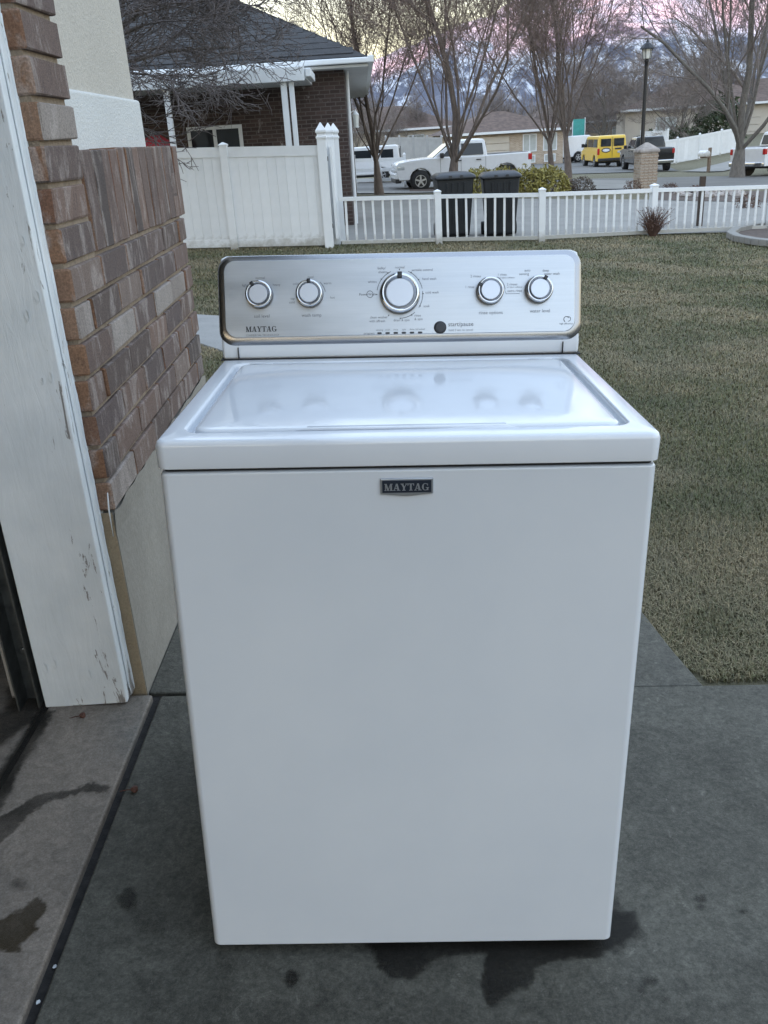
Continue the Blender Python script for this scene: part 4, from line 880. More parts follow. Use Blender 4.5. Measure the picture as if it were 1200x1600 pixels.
mE = tree_mesh(MT['barkgrey'], MT['twiggrey'], 37, 13.0, .40, 1.5, 8, .62, (8, 7, 6, 3), .06, levels=5, twig=.009, wob=.14, thin=(.33, .50))
p = on_land(1153, 257, 44); bare_tree(mE, 'bare_tree', p, 'large pale grey bare tree with thick trunk near the sloping white fence', 1.3, 1.0)
mF = tree_mesh(MT['barkgrey'], MT['twiggrey'], 41, 8.5, .25, 1.4, 8, .85, (8, 7, 6, 3), .03, levels=5, twig=.011, wob=.18)
far = [((785, 222), 86, .8), ((940, 238), 84, 1.1), ((985, 238), 90, 1.0), ((1065, 222), 76, .9), ((640, 236), 90, .7), ((560, 240), 84, .7), ((900, 238), 98, 1.0), ((1110, 215), 92, 1.0)]
lab = ['grey bare tree rising behind the roof of the tan brick house', 'round grey bare tree behind the yellow van', 'broad grey bare tree behind the black pickup truck', 'grey bare tree just behind the upper end of the sloping white fence', 'small grey bare tree behind the grey board fence', 'grey bare tree beyond the white parked car', 'grey bare tree behind the far white van', 'grey bare tree beside the far beige house']
for (q, Y, s_), l_ in zip(far, lab):
    p = on_land(q[0], q[1], Y); bare_tree(mF, 'bare_tree', p, l_, q[0] * .37, s_)
# a far belt of bare trees at the mountain's foot
rg = random.Random(8)
def belt():
    tb = TubeBuf()
    for i in range(420):
        y = rg.uniform(105, 260); x = rg.uniform(-60, 110) * y / 150; h = rg.uniform(4, 8); b = np.array((x, y, T(x, y)))
        for k in range(26):
            a = rg.uniform(0, 6.28); s = rg.uniform(.1, .75); e = b + np.array((math.cos(a) * s * h * .5, math.sin(a) * s * h * .5, h * rg.uniform(.5, 1)))
            md = b + (e - b) * .5 + np.array((0, 0, -.1 * h * s)); tb.add([tuple(b), tuple(md), tuple(e)], [.09, .06, .02], 3)
    o = link('far_trees', tb.mesh('far_trees', MT['twiggrey'])); o['kind'] = 'stuff'; tag(o, 'distant belt of bare grey trees at the foot of the mountain', 'trees')
belt()

# ------------------------------------------------------------------ shrubs
def leaf_cloud(rg, n, rx, ry, rz, size, stretch=1.6, lump=.25, hollow=.55):
    v = np.zeros((n * 4, 3), np.float32)
    for i in range(n):
        while True:
            a = np.array([rg.uniform(-1, 1), rg.uniform(-1, 1), rg.uniform(-.35, 1)]); r = np.linalg.norm(a)
            if hollow < r < 1: break
        k = 1 + lump * mnoise.noise((a[0] * 2.2, a[1] * 2.2, a[2] * 2.2 + n)); c = a * np.array([rx, ry, rz]) * k + np.array([0, 0, rz * .3])
        d1 = np.array([rg.gauss(0, 1), rg.gauss(0, 1), rg.gauss(0, 1) + .4]); d1 /= np.linalg.norm(d1); d2 = np.cross(d1, [rg.gauss(0, 1), rg.gauss(0, 1), rg.gauss(0, 1)]); d2 /= np.linalg.norm(d2) + 1e-9
        s = size * rg.uniform(.6, 1.3); v[i * 4:i * 4 + 4] = [c - d1 * s * stretch, c + d2 * s * .5, c + d1 * s * stretch, c - d2 * s * .5]
    f = np.arange(n * 4).reshape(n, 4); m = MB(); m.v = [tuple(map(float, q)) for q in v]; m.f = [tuple(map(int, q)) for q in f]; m.m = [0] * n; return m
def shrub(name, label, cat, p, rx, ry, rz, n, size, mat, seed, stems=8, group=None):
    rg = random.Random(seed); e_ = empty(name, p, 0, label, cat, group); leaf_cloud(rg, n, rx, ry, rz, size).build('foliage', mat, e_)
    m = MB()
    for i in range(stems):
        a = rg.uniform(0, 6.28); m.tube([(0.1 * math.cos(a), .1 * math.sin(a), -.05), (rx * .5 * math.cos(a), ry * .5 * math.sin(a), rz * .6), (rx * .75 * math.cos(a), ry * .75 * math.sin(a), rz * 1.0)], [.015, .01, .004], 4)
    m.build('stem', MT['hedgedry'], e_); return e_
for i, (px_, l_) in enumerate(((748, 'yellow-green leafy shrub beside the left dark bin, first of the hedge'), (786, 'yellow-green leafy shrub in the middle of the hedge, before the pickup bed'), (824, 'yellow-green leafy shrub under the red tail lamp of the pickup'), (858, 'yellow-green leafy shrub ending the hedge by the twin trees'))):
    p = on_land(px_, 296, 30.0); shrub('hedge_shrub', l_, 'shrub', p, .66, .5, .66, 1300, .05, MT['hedge'], 50 + i, group='yellow-green hedge shrubs')
p = on_land(909, 293, 33); shrub('twiggy_shrub', 'round grey twiggy shrub beside the twin bare trees', 'shrub', p, .48, .4, .36, 700, .03, MT['hedgedry'], 61)
p = on_land(885, 291, 33); shrub('twiggy_shrub', 'small brown shrub at the foot of the twin bare trees', 'shrub', p, .3, .3, .3, 350, .03, MT['deadbush'], 62)
for px_, l_, Y, s_ in ((989, 'small dark red shrub at the foot of the brick lamp pillar', 30, .32), (1048, 'low dark red shrub among the landscape rocks', 29, .26), (1087, 'low brown shrub further along the landscape rocks', 28.6, .2), (1171, 'reddish shrub behind the right end of the picket fence', 22.5, .3)):
    p = on_land(px_, 296, Y); shrub('low_shrub', l_, 'shrub', p, s_, s_, s_ * .9, 350, .022, MT['deadbush'], px_)
p = on_land(1062, 226, 76); shrub('evergreen_shrub', 'dark green round shrub behind the sloping white fence', 'shrub', p, 1.5, 1.5, 1.5, 700, .16, MT['evergreen'], 66)
p = on_land(1120, 214, 80); shrub('evergreen_shrub', 'tall dark green conifer behind the sloping white fence', 'shrub', p, 2.2, 2.0, 2.8, 1200, .2, MT['evergreen'], 67)
p = on_land(1014, 216, 84); shrub('evergreen_shrub', 'small dark green shrub behind the black pickup truck', 'shrub', p, 1.2, 1.2, 1.2, 500, .16, MT['evergreen'], 68)
# dead bush in front of the picket fence
p = G(1020, 369); db = empty('dead_bush', p, 0, 'spiky reddish dead bush in front of the picket fence', 'bush'); m = MB(); rg = random.Random(3); bl = MB()
for i in range(150):
    a = rg.uniform(0, 6.28); s = rg.uniform(.05, .42); h = rg.uniform(.2, .52); e1 = Vector((math.cos(a) * s, math.sin(a) * s * .7, h)); m.tube([(math.cos(a) * .05, math.sin(a) * .05, 0), e1 * .55 + Vector((0, 0, .05)), e1], [.007, .005, .002], 3)
    for k in range(3):
        c = e1 * rg.uniform(.4, 1); d = Vector((rg.gauss(0, 1), rg.gauss(0, 1), rg.gauss(.6, 1))).normalized() * .05; w = d.orthogonal().normalized() * .008; bl.add([c - w, c + w, c + d], [(0, 1, 2)])
m.build('stem', MT['deadbush'], db); bl.build('foliage', MT['deadbush'], db)

# ------------------------------------------------------------------ wheelie bins behind the picket fence
def wheelie_bin(px_, Y, label, rz=0):
    x = at_y(px_, 300, Y).x; b = empty('wheelie_bin', (x, Y, T(x, Y)), rz, label, 'bin', 'dark bins by the picket fence')
    L = []
    for w, d, z in ((.25, .27, .04), (.26, .28, .10), (.33, .36, 1.0), (.34, .37, 1.03)): L.append(rrect(-w, w, -d, d, .05, z, 3))
    m = MB(); m.loft(L); body = m.build('body', MT['bin'], b, smooth=True); body.modifiers.new('wn', 'WEIGHTED_NORMAL')
    m = MB()
    for s in (-.16, -.055, .055, .16): m.obox((s, -.335, .62), (.018, 0, 0), (0, .010, 0), (0, -.04, .34))
    m.build('rib', MT['bin'], body, bevel=.006)
    L = []
    for w, d, z in ((.365, .40, 1.02), (.37, .405, 1.05), (.355, .39, 1.075), (.28, .30, 1.125), (.1, .1, 1.14)): L.append(rrect(-w, w, -d, d, .06, z, 3))
    m = MB(); m.loft(L); lid_ = m.build('lid', MT['binlid'], b, smooth=True)
    m = MB(); m.tube([(-.24, .43, 1.06), (.24, .43, 1.06)], .018, 8)
    for s in (-.2, .2): m.box(s - .03, s + .03, .36, .45, 1.03, 1.10)
    m.build('handle', MT['bin'], b)
    for s in (-.1, .1):
        m = MB(); m.box(s - .03, s + .03, -.42, -.39, 1.03, 1.09); m.build('lid_clip', MT['binlid'], lid_, bevel=.006)
    for s in (-1, 1):
        m = MB(); m.lathe([(.03, -.03), (.12, -.03), (.125, -.02), (.125, .02), (.12, .03), (.03, .03)], 18, (s * .30, .30, .12), 'x'); m.build('wheel', MT['tyre'], b, smooth=True)
    return b
wheelie_bin(708, 17.15, 'dark wheelie bin nearer the gothic-capped gate posts', .05)
wheelie_bin(781, 17.2, 'dark wheelie bin nearer the hedge, farther from the gate posts', -.06)
# dark post behind the picket fence and a short pipe
x = at_y(1095, 320, 18.2).x; m = MB(); m.box(-.05, .05, -.05, .05, -.1, .93); o = m.build('post', MT['woodbrown'], bevel=.01); o.location = (x, 18.2, T(x, 18.2)); tag(o, 'dark brown wooden post standing behind the picket fence', 'post')
p = G(1197, 358); m = MB(); m.lathe([(.03, -.1), (.03, .5), (.036, .505), (.036, .53), (.01, .545)], 10); o = m.build('garden_pipe', MT['galv'], smooth=True); o.location = p; tag(o, 'short grey metal pipe standing by the curved garden edging', 'pipe')

# ------------------------------------------------------------------ garden edging at the lawn's right
def edging():
    pts = [G(*q) for q in ((1215, 353), (1180, 358), (1150, 364), (1141, 371), (1152, 377), (1178, 382), (1215, 386), (1260, 392))]
    ed = empty('garden_edging', pts[3], 0, 'curved concrete garden edging in front of the picket fence', 'edging'); fine = []
    for i in range(len(pts) - 1):
        for k in range(3): fine.append(pts[i].lerp(pts[i + 1], k / 3))
    for i in range(0, len(fine) - 1):
        a, b = fine[i], fine[i + 1]; d = (b - a); c = (a + b) / 2; n = Vector((-d.y, d.x, 0)).normalized()
        m = MB(); m.obox(c - ed.location + Vector((0, 0, .05)), d * .495, n * .075, (0, 0, .055)); m.build('curb_block', MT['farconc'], ed, bevel=.015)
    m = MB(); loop = [q - ed.location + Vector((0, 0, .03)) for q in pts]; m.add(loop, [tuple(range(len(loop)))]); m.build('gravel_bed', MT['mulch'], ed)
edging()
# landscape rocks by the lamp pillar
rg = random.Random(31)
def rock_mesh(seed):
    bm = bmesh.new(); bmesh.ops.create_icosphere(bm, subdivisions=2, radius=1)
    for v in bm.verts: v.co *= 1 + .35 * mnoise.noise(v.co * 1.3 + Vector((seed, 0, 0))); v.co.z *= .6
    me = bpy.data.meshes.new('rock'); bm.to_mesh(me); bm.free(); me.materials.append(MT['rock']); return me
rms = [rock_mesh(i * 3.1) for i in range(4)]
for i, (px_, py_) in enumerate(((1062, 304), (1078, 301), (1092, 306), (1108, 303), (1122, 307), (1040, 300), (1136, 302), (1152, 306), (1072, 308), (1100, 309))):
    o = link('landscape_rock', rms[i % 4]); p = G(px_, py_); o.location = p + Vector((0, 0, .04)); s_ = rg.uniform(.14, .26); o.scale = (s_ * 1.3, s_, s_); o.rotation_euler.z = i
    tag(o, 'pale landscape rock in the bed beyond the picket fence, near the brick lamp pillar', 'rock', 'landscape rocks by the street')
sheet('mulch_bed', [G(640, 302), G(900, 297), G(900, 288), G(640, 294)], MT['mulch'], .012, 14, 4)
sheet('rock_bed', [G(1020, 313), G(1240, 318), G(1240, 300), G(1020, 297)], MT['mulch'], .016, 10, 4)

# ------------------------------------------------------------------ street lamp on a brick pillar
p = on_land(1007, 293, 31.5)
pl = empty('brick_pillar', p, .1, 'tan brick pillar with peaked stone cap, at the foot of the street lamp', 'pillar')
hp = at_y(1007, 236, 31.5).z - p.z; pl.scale = (.62, .62, 1)
m = MB(); m.box(-.47, .47, -.47, .47, -.1, hp - .05); m.build('shaft', MT['pillarbrick'], pl)
rg = random.Random(77); bpm = MB(); bpm.box(-.115, .115, -.03, .03, -.038, .038); bme = bpm.mesh('brick', MT['pillarbrick'])
nrow = int((hp - .08) / .09)
for r_ in range(nrow):
    for k in range(4):
        xx = -.345 + k * .235 + (.0 if r_ % 2 else -.0) 
        o = link('brick', bme, pl, (xx + (.02 if r_ % 2 else -.02), -.455 + rg.uniform(-.012, .006), .05 + r_ * .09))
m = MB(); m.loft([[(-s, -s, z), (s, -s, z), (s, s, z), (-s, s, z)] for s, z in ((.52, hp - .05), (.54, hp), (.50, hp + .06), (.06, hp + .26))]); m.build('cap', MT['rock'], pl)
q = on_land(1000, 290, 32.6); lm = empty('street_lamp', q, 0, 'tall black street lamp with lantern head behind the brick pillar', 'street lamp')
htop = at_y(1001, 72, 32.6).z - q.z; hl = at_y(1001, 93, 32.6).z - q.z
m = MB(); m.lathe([(.16, -.1), (.16, .25), (.10, .35), (.085, .8), (.075, .85), (.06, hl - .25), (.055, hl - .1), (.09, hl - .05), (.05, hl)], 12); m.build('pole', MT['pole'], lm, smooth=True)
m = MB(); m.lathe([(.07, hl), (.13, hl + .02), (.16, hl + .30)], 6); m.build('lantern_glass', MT['lampglass'], lm)
m = MB(); m.lathe([(.25, hl + .30), (.24, hl + .33), (.12, hl + .45), (.05, hl + .50), (.03, hl + .56), (.004, hl + .60)], 8)
for k in range(6):
    a = k * math.pi / 3; m.tube([(.13 * math.cos(a), .13 * math.sin(a), hl + .0), (.17 * math.cos(a), .17 * math.sin(a), hl + .31)], .012, 4)
m.build('lantern_roof', MT['pole'], lm)

# ------------------------------------------------------------------ vehicles (x forward, y left, z up)
def wheel_parts(parent, x, y, r, w=.24, spokes=5):
    s = 1 if y > 0 else -1; wl = empty('wheel', (x, y, r)); wl.parent = parent
    m = MB(); m.lathe([(r * .62, -w / 2), (r * .93, -w / 2), (r, -w * .36), (r, w * .36), (r * .93, w / 2), (r * .62, w / 2), (r * .62, -w / 2)], 24, axis='y', cap=False); m.build('tyre', MT['tyre'], wl, smooth=True)
    m = MB(); yo = s * w * .42
    m.lathe([(r * .64, -.02), (r * .64, .02), (r * .57, .02), (r * .57, -.02), (r * .64, -.02)], 24, (0, yo, 0), 'y', cap=False)
    for k in range(spokes):
        a = 2 * math.pi * k / spokes + .3; ca, sa = math.cos(a), math.sin(a); m.obox((ca * r * .33, yo, sa * r * .33), (ca * r * .28, 0, sa * r * .28), (-sa * r * .085, 0, ca * r * .085), (0, .018, 0))
    m.lathe([(r * .14, -.025), (r * .14, .025)], 10, (0, yo, 0), 'y'); m.build('rim', MT['rim'], wl)
    m = MB(); m.lathe([(r * .56, -.01), (r * .56, .01)], 18, (0, s * .02, 0), 'y'); m.build('brake_disc', MT['trimblack'], wl)
def arch(cx, r, z0, n=8, rev=False):              # wheel-arch outline points from front to back
    pts = [(cx + r * math.cos(math.pi * i / n), max(z0, .0) + r * math.sin(math.pi * i / n) * .95) for i in range(n + 1)]
    return pts[::-1] if rev else pts
def outline(front, rear, zb, wheels, ra, top):     # closed side outline; top runs from front to rear
    pts = list(top)
    lower = [(rear, zb)]
    for cx in sorted(wheels): lower += [(a, max(b, zb)) for a, b in arch(cx, ra, zb, rev=True)]
    lower += [(front, zb)]
    return pts + lower
def side_quad(parent, name, pts, y, mat, th=.012):  # panel proud of both sides
    for s in (-1, 1):
        m = MB(); m.prism(pts, s * (y - .01), s * (y + th), 'y'); m.build(name, mat, parent, fix=True)
def pickup(label, loc, rz, paint, scale=1.0):
    v = empty('pickup_truck', loc, rz, label, 'pickup truck'); v.scale = (scale,) * 3; hw = 1.0
    wb, ra, rw = (1.88, -1.82), .47, .40
    top = [(2.88, .62), (2.93, .85), (2.92, 1.06), (2.80, 1.17), (2.3, 1.24), (1.50, 1.29), (.98, 1.29), (-.98, 1.27), (-1.0, 1.28), (-2.84, 1.30), (-2.90, 1.22), (-2.88, .70)]
    ol = outline(2.80, -2.84, .46, wb, ra, top)
    m = MB(); m.prism(ol, -hw, hw, 'y'); body = m.build('body', paint, v, bevel=.06, seg=3, fix=True)
    # cab
    L = []
    for (xf, xr, w, z) in ((1.40, -1.02, .93, 1.22), (1.08, -.99, .91, 1.45), (.48, -.92, .80, 1.85), (.34, -.86, .76, 1.91), (.1, -.7, .6, 1.935)): L.append([(xf, -w, z), (xf, w, z), (xr, w, z), (xr, -w, z)])
    m = MB(); m.loft(L); m.build('cab', paint, v, bevel=.04, seg=2, fix=True)
    for s in (-1, 1):
        for q in ([(.96, 1.31), (.18, 1.31), (.18, 1.78), (.42, 1.78)], [(.10, 1.31), (-.84, 1.31), (-.80, 1.76), (.10, 1.78)]):
            vs = []
            for th in (-.03, .006):
                for a, b in q: wdt = .944 - (b - 1.31) * .215; vs.append((a, s * (wdt + th), b))
            m = MB(); m.add(vs, [(0, 1, 2, 3), (7, 6, 5, 4), (0, 4, 5, 1), (1, 5, 6, 2), (2, 6, 7, 3), (3, 7, 4, 0)]); m.build('side_window', MT['glass'], v, fix=True)
        m = MB(); m.box(.88, 1.04, s * .98, s * 1.16, 1.26, 1.46); m.build('mirror', MT['trimblack'], v, bevel=.03, fix=True)
        for xx in (.12, -.72):
            m = MB(); m.box(xx, xx + .2, s * .985, s * 1.03, 1.10, 1.14); m.build('door_handle', MT['trimblack'], v, fix=True)
        for xx in (1.02, .14, -.92):
            m = MB(); m.box(xx - .006, xx + .006, s * .99, s * 1.0025, .58, 1.24); m.build('door_seam', MT['trimblack'], v, fix=True)
        m = MB(); m.box(2.52, 2.90, s * .62, s * 1.005, .84, 1.06); m.build('headlight', MT['headlamp'], v, bevel=.05, fix=True)
        m = MB(); m.box(-2.925, -2.74, s * .86, s * 1.010, .98, 1.24); m.build('taillight', MT['redlamp'], v, bevel=.03, fix=True)
        for cx in wb: wheel_parts(v, cx, s * .86, rw, .27)
        for cx in wb:
            m = MB(); m.lathe([(ra - .03, -.1), (ra - .03, .1)], 18, (cx, s * .8, .40), 'y'); m.build('wheel_well', MT['trimblack'], v)
    for (x0, z0, x1, z1, w0, w1, nm) in ((1.30, 1.30, .62, 1.80, .84, .74, 'windscreen'), (-.99, 1.36, -.93, 1.78, .80, .74, 'rear_window')):
        d = .02 if x0 > 0 else -.02; m = MB(); m.loft([[(x0 - d * 2, -w0, z0), (x0 - d * 2, w0, z0), (x1 - d * 2, w1, z1), (x1 - d * 2, -w1, z1)], [(x0 + d * 1.6, -w0, z0), (x0 + d * 1.6, w0, z0), (x1 + d * 1.6, w1, z1), (x1 + d * 1.6, -w1, z1)]]); m.build(nm, MT['glass'], v, fix=True)
    m = MB(); m.box(2.80, 2.925, -.60, .60, .74, 1.04); m.build('grille', MT['chrome'], v, bevel=.03)
    m = MB(); m.box(2.72, 3.00, -.98, .98, .52, .76); m.build('front_bumper', paint, v, bevel=.05); m = MB(); m.box(2.70, 2.96, -.94, .94, .36, .515); m.build('front_valance', MT['trimblack'], v, bevel=.04)
    m = MB(); m.box(-3.02, -2.82, -.96, .96, .46, .66); m.build('rear_bumper', MT['chrome'], v, bevel=.04)
    m = MB(); m.box(-2.78, -1.1, -.86, .86, 1.27, 1.309); m.build('bed_liner', MT['trimblack'], v)
    m = MB(); m.box(-2.2, 2.3, -.75, .75, .34, .5); m.build('chassis', MT['trimblack'], v)
    return v
def van(label, loc, rz, paint, scale=1.0, sign=None, car=False):
    v = empty('parked_car' if car else 'van', loc, rz, label, 'car' if car else 'van'); v.scale = (scale,) * 3; hw = .98; wb, ra, rw = (1.75, -1.55), .43, .37
    top = [(2.62, .55), (2.68, .80), (2.60, 1.02), (1.95, 1.20), (1.80, 1.25), (1.10, 1.95), (.9, 2.02), (-2.45, 2.05), (-2.62, 1.98), (-2.70, 1.2), (-2.72, .60)]
    ol = outline(2.60, -2.66, .40, wb, ra, top); m = MB(); m.prism(ol, -hw, hw, 'y'); body = m.build('body', paint, v, bevel=.09, seg=3, fix=True)
    for vv in body.data.vertices:
        if vv.co.z > 1.2: vv.co.y *= 1 - (vv.co.z - 1.2) * .10
    for s in (-1, 1):
        for q in ([(1.62, 1.30), (.75, 1.30), (.75, 1.82), (1.16, 1.82)],) + (([(-1.1, 1.32), (-2.3, 1.32), (-2.3, 1.82), (-1.1, 1.82)], [(.55, 1.32), (-.95, 1.32), (-.95, 1.82), (.55, 1.82)]) if (sign or car) else ()):
            vs = []
            for th in (-.03, .008):
                for a, b in q: vs.append((a, s * (hw * (1 - (b - 1.2) * .10) + th), b))
            m = MB(); m.add(vs, [(0, 1, 2, 3), (7, 6, 5, 4), (0, 4, 5, 1), (1, 5, 6, 2), (2, 6, 7, 3), (3, 7, 4, 0)]); m.build('side_window', MT['glass'], v, fix=True)
        m = MB(); m.box(-2.755, -2.60, s * .86, s * 1.0, .85, 1.25); m.build('taillight', MT['redlamp'], v, bevel=.02, fix=True)
        m = MB(); m.box(2.40, 2.70, s * .62, s * .985, .82, 1.02); m.build('headlight', MT['headlamp'], v, bevel=.04, fix=True)
        m = MB(); m.box(1.46, 1.62, s * .97, s * 1.18, 1.28, 1.52); m.build('mirror', MT['trimblack'], v, bevel=.03, fix=True)
        m = MB(); m.box(-2.735, -2.69, s * .10, s * .78, 1.36, 1.84); m.build('rear_window', MT['glass'], v, bevel=.01, fix=True)
        for cx in wb:
            wheel_parts(v, cx, s * .84, rw, .24)
            m = MB(); m.lathe([(ra - .03, -.1), (ra - .03, .1)], 18, (cx, s * .8, .37), 'y'); m.build('wheel_well', MT['trimblack'], v)
    m = MB(); m.loft([[(1.68, -.82, 1.30), (1.68, .82, 1.30), (1.16, .76, 1.84), (1.16, -.76, 1.84)], [(1.80, -.82, 1.31), (1.80, .82, 1.31), (1.20, .76, 1.88), (1.20, -.76, 1.88)]]); m.build('windscreen', MT['glass'], v, fix=True)
    m = MB(); m.box(-2.84, -2.64, -.95, .95, .42, .62); m.build('bumper', MT['trimblack'], v, bevel=.04); m = MB(); m.box(2.55, 2.78, -.95, .95, .42, .64); m.build('bumper', MT['trimblack'], v, bevel=.04)
    m = MB(); m.box(-2.736, -2.70, -.008, .008, .64, 1.95); m.build('door_seam', MT['trimblack'], v)
    m = MB(); m.box(-2.75, -2.70, -.70, -.36, .92, 1.06); m.build('number_plate', MT['headlamp'], v)
    if sign:
        m = MB(); m.lathe([(.26, -.004), (.26, .004)], 20, (0, 0, 0), 'x'); o = m.build('door_print', MT['sign'], v); o.location = (-2.722, .42, 1.12); o.scale = (1, 1.2, .6)
        m = MB(); m.lathe([(.20, -.004), (.20, .004)], 20, (0, 0, 0), 'x'); o = m.build('door_print', MT['carwhite'], v); o.location = (-2.729, .42, 1.12); o.scale = (1, 1.2, .45)
        m = MB(); m.box(-2.728, -2.71, -.62, -.18, 1.14, 1.24); m.build('door_print', MT['sign'], v)
    m = MB(); m.box(-2.1, 2.1, -.7, .7, .28, .45); m.build('chassis', MT['trimblack'], v)
    return v
def place(px_, py_, Y): p = on_land(px_, py_, Y); return p
pickup('white crew-cab pickup truck parked behind the hedge and the bare trunk', place(720, 292, 39.5), R(180 + 4), MT['carwhite'], .96)
pickup('black pickup truck standing beside the yellow van', place(1008, 262, 58), R(86), MT['carblack'], 1.0)
van('yellow panel van seen from behind with dark rear windows', place(941, 259, 69), R(89), MT['caryellow'], 1.03, True)
van('white panel van parked far down the side street', place(870, 246, 80), R(180 + 8), MT['carwhite'], 1.0)
van('white parked car beyond the brick house and the white rails', place(560, 284, 46), R(176), MT['carwhite'], .78, car=True)
pickup('white pickup truck on the sloping driveway right of the large grey tree', place(1232, 236, 46), R(28), MT['carwhite'], 1.0)
# white rails and grey board fence beyond the house
def simple_fence(name, label, a, b, h, npan, mat, style):
    a = Vector((a.x, a.y, T(a.x, a.y))); b = Vector((b.x, b.y, T(b.x, b.y))); fe = empty(name, a, 0, label, 'fence'); d = b - a
    for i in range(npan + 1):
        q = a.lerp(b, i / npan); q.z = T(q.x, q.y); m = MB(); m.box(-.06, .06, -.06, .06, -.1, h + .05); m.loft([[(-.075, -.075, h + .05), (.075, -.075, h + .05), (.075, .075, h + .05), (-.075, .075, h + .05)], [(-.01, -.01, h + .13), (.01, -.01, h + .13), (.01, .01, h + .13), (-.01, .01, h + .13)]]); o = m.build('post', mat, fe); o.location = q - a
    for i in range(npan):
        p0 = a.lerp(b, i / npan); p1 = a.lerp(b, (i + 1) / npan); p0.z = T(p0.x, p0.y); p1.z = T(p1.x, p1.y); dd = p1 - p0; n = Vector((-dd.y, dd.x, 0)).normalized()
        def slat(z0, z1, th, nm):
            m = MB(); m.obox((p0 + p1) / 2 - a + Vector((0, 0, (z0 + z1) / 2)), dd * .485, n * th, (0, 0, (z1 - z0) / 2)); m.build(nm, mat, fe)
        if style == 'rails':
            for z in (.25, .65, 1.05): slat(z, z + .14, .02, 'rail')
        else:
            slat(.04, .18, .03, 'rail'); slat(h - .15, h, .03, 'rail')
            nb = max(3, round(dd.length / (.3 if style == 'panel' else .25)))
            for k in range(nb):
                q = p0 + dd * ((k + .5) / nb); m = MB(); m.obox(q - a + Vector((0, 0, h / 2)), dd * (.492 / nb), n * .015, (0, 0, h / 2 - .05)); m.build('board', mat, fe)
simple_fence('rail_fence', 'low white rail fence beside the brick house corner', place(556, 296, 40), place(634, 295, 41), 1.25, 2, MT['vinyl'], 'rails')
simple_fence('board_fence', 'grey board fence behind the nose of the white pickup', place(604, 240, 62), place(690, 236, 60), 2.0, 4, MT['greyfence'], 'panel')
simple_fence('sloping_fence', 'white vinyl fence climbing the slope behind the black pickup', place(1022, 246, 63), place(1158, 232, 66), 1.55, 4, MT['vinyl'], 'panel')
simple_fence('sloping_fence', 'white vinyl fence section farther back, left of the climbing fence', place(1000, 240, 78), place(1042, 236, 72), 1.9, 2, MT['vinyl'], 'panel')
# mailbox
p = place(1108, 252, 52); mb_ = empty('mailbox', p, .4, 'white mailbox on a wooden post beside the far driveway', 'mailbox')
m = MB(); m.box(-.07, .07, -.07, .07, -.1, 1.25); m.build('post', MT['wood'], mb_, bevel=.01)
m = MB(); m.prism([(-.16, 0), (.16, 0), (.16, .16), (.11, .26), (0, .30), (-.11, .26), (-.16, .16)], -.3, .3, 'y'); o = m.build('box', MT['vinyl'], mb_, fix=True); o.location = (-.40, 0, .82)
m = MB(); m.box(-.62, .07, -.05, .05, .74, .82); m.build('arm', MT['wood'], mb_)

# ------------------------------------------------------------------ far houses
def far_house(name, label, p, w, d, h, rz, wall, roof, wins=(), door=None, pitch=.42, gable=False):
    e_ = empty(name, p, rz, label, 'house'); m = MB(); m.box(-w / 2, w / 2, 0, d, -.6, h); m.build('wall', wall, e_)
    o = .5; m = MB()
    if gable: m.add([(-w / 2 - o, -o, h), (w / 2 + o, -o, h), (w / 2 + o, d + o, h), (-w / 2 - o, d + o, h), (-w / 2 - o, d / 2, h + (d / 2 + o) * pitch), (w / 2 + o, d / 2, h + (d / 2 + o) * pitch)], [(0, 1, 5, 4), (2, 3, 4, 5), (1, 2, 5), (3, 0, 4), (3, 2, 1, 0)])
    else:
        r_ = d / 2 + o; m.add([(-w / 2 - o, -o, h), (w / 2 + o, -o, h), (w / 2 + o, d + o, h), (-w / 2 - o, d + o, h), (-w / 2 - o + r_, d / 2, h + r_ * pitch), (w / 2 + o - r_, d / 2, h + r_ * pitch)], [(0, 1, 5, 4), (2, 3, 4, 5), (1, 2, 5), (3, 0, 4), (3, 2, 1, 0)])
    m.build('roof', roof, e_)
    m = MB(); m.box(-w / 2 - o, w / 2 + o, -o - .08, -o, h - .12, h + .06); m.build('gutter', MT['alu'], e_)
    for x, z, ww, hh in wins:
        wn = empty('window', (x, 0, z)); wn.parent = e_
        m = MB(); m.box(-ww / 2 - .08, ww / 2 + .08, -.06, .02, -.08, 0); m.box(-ww / 2 - .08, ww / 2 + .08, -.06, .02, hh, hh + .08); m.box(-ww / 2 - .08, -ww / 2, -.06, .02, 0, hh); m.box(ww / 2, ww / 2 + .08, -.06, .02, 0, hh); m.box(-.04, .04, -.05, .02, 0, hh); m.build('frame', MT['alu'], wn)
        m = MB(); m.box(-ww / 2, ww / 2, -.02, .01, 0, hh); m.build('pane', MT['curtain'], wn)
    if door:
        x, ww, hh = door; dr = empty('garage_door', (x, -.04, 0)); dr.parent = e_
        for k in range(4): m = MB(); m.box(-ww / 2, ww / 2, -.03, .03, k * hh / 4 + .015, (k + 1) * hh / 4 - .015); m.build('panel', MT['beige'], dr, bevel=.02)
    return e_
far_house('tan_house', 'tan brick house with brown roof and pale garage door behind the white pickup', place(790, 241, 78), 9.6, 8, 2.5, R(4), MT['tanbrick'], MT['brownroof'], [(2.0, .95, 1.0, 1.2), (3.7, .95, 1.0, 1.2), (2.0, .1, .8, .45), (3.7, .1, .8, .45)], (-2.0, 4.6, 2.2), pitch=.36)
far_house('beige_house', 'beige house among bare trees behind the sloping white fence', place(1095, 205, 84), 13, 9, 2.9, R(-10), MT['beige'], MT['brownroof'], [(-3, .9, 1.6, 1.2)], (2.5, 4.8, 2.3))
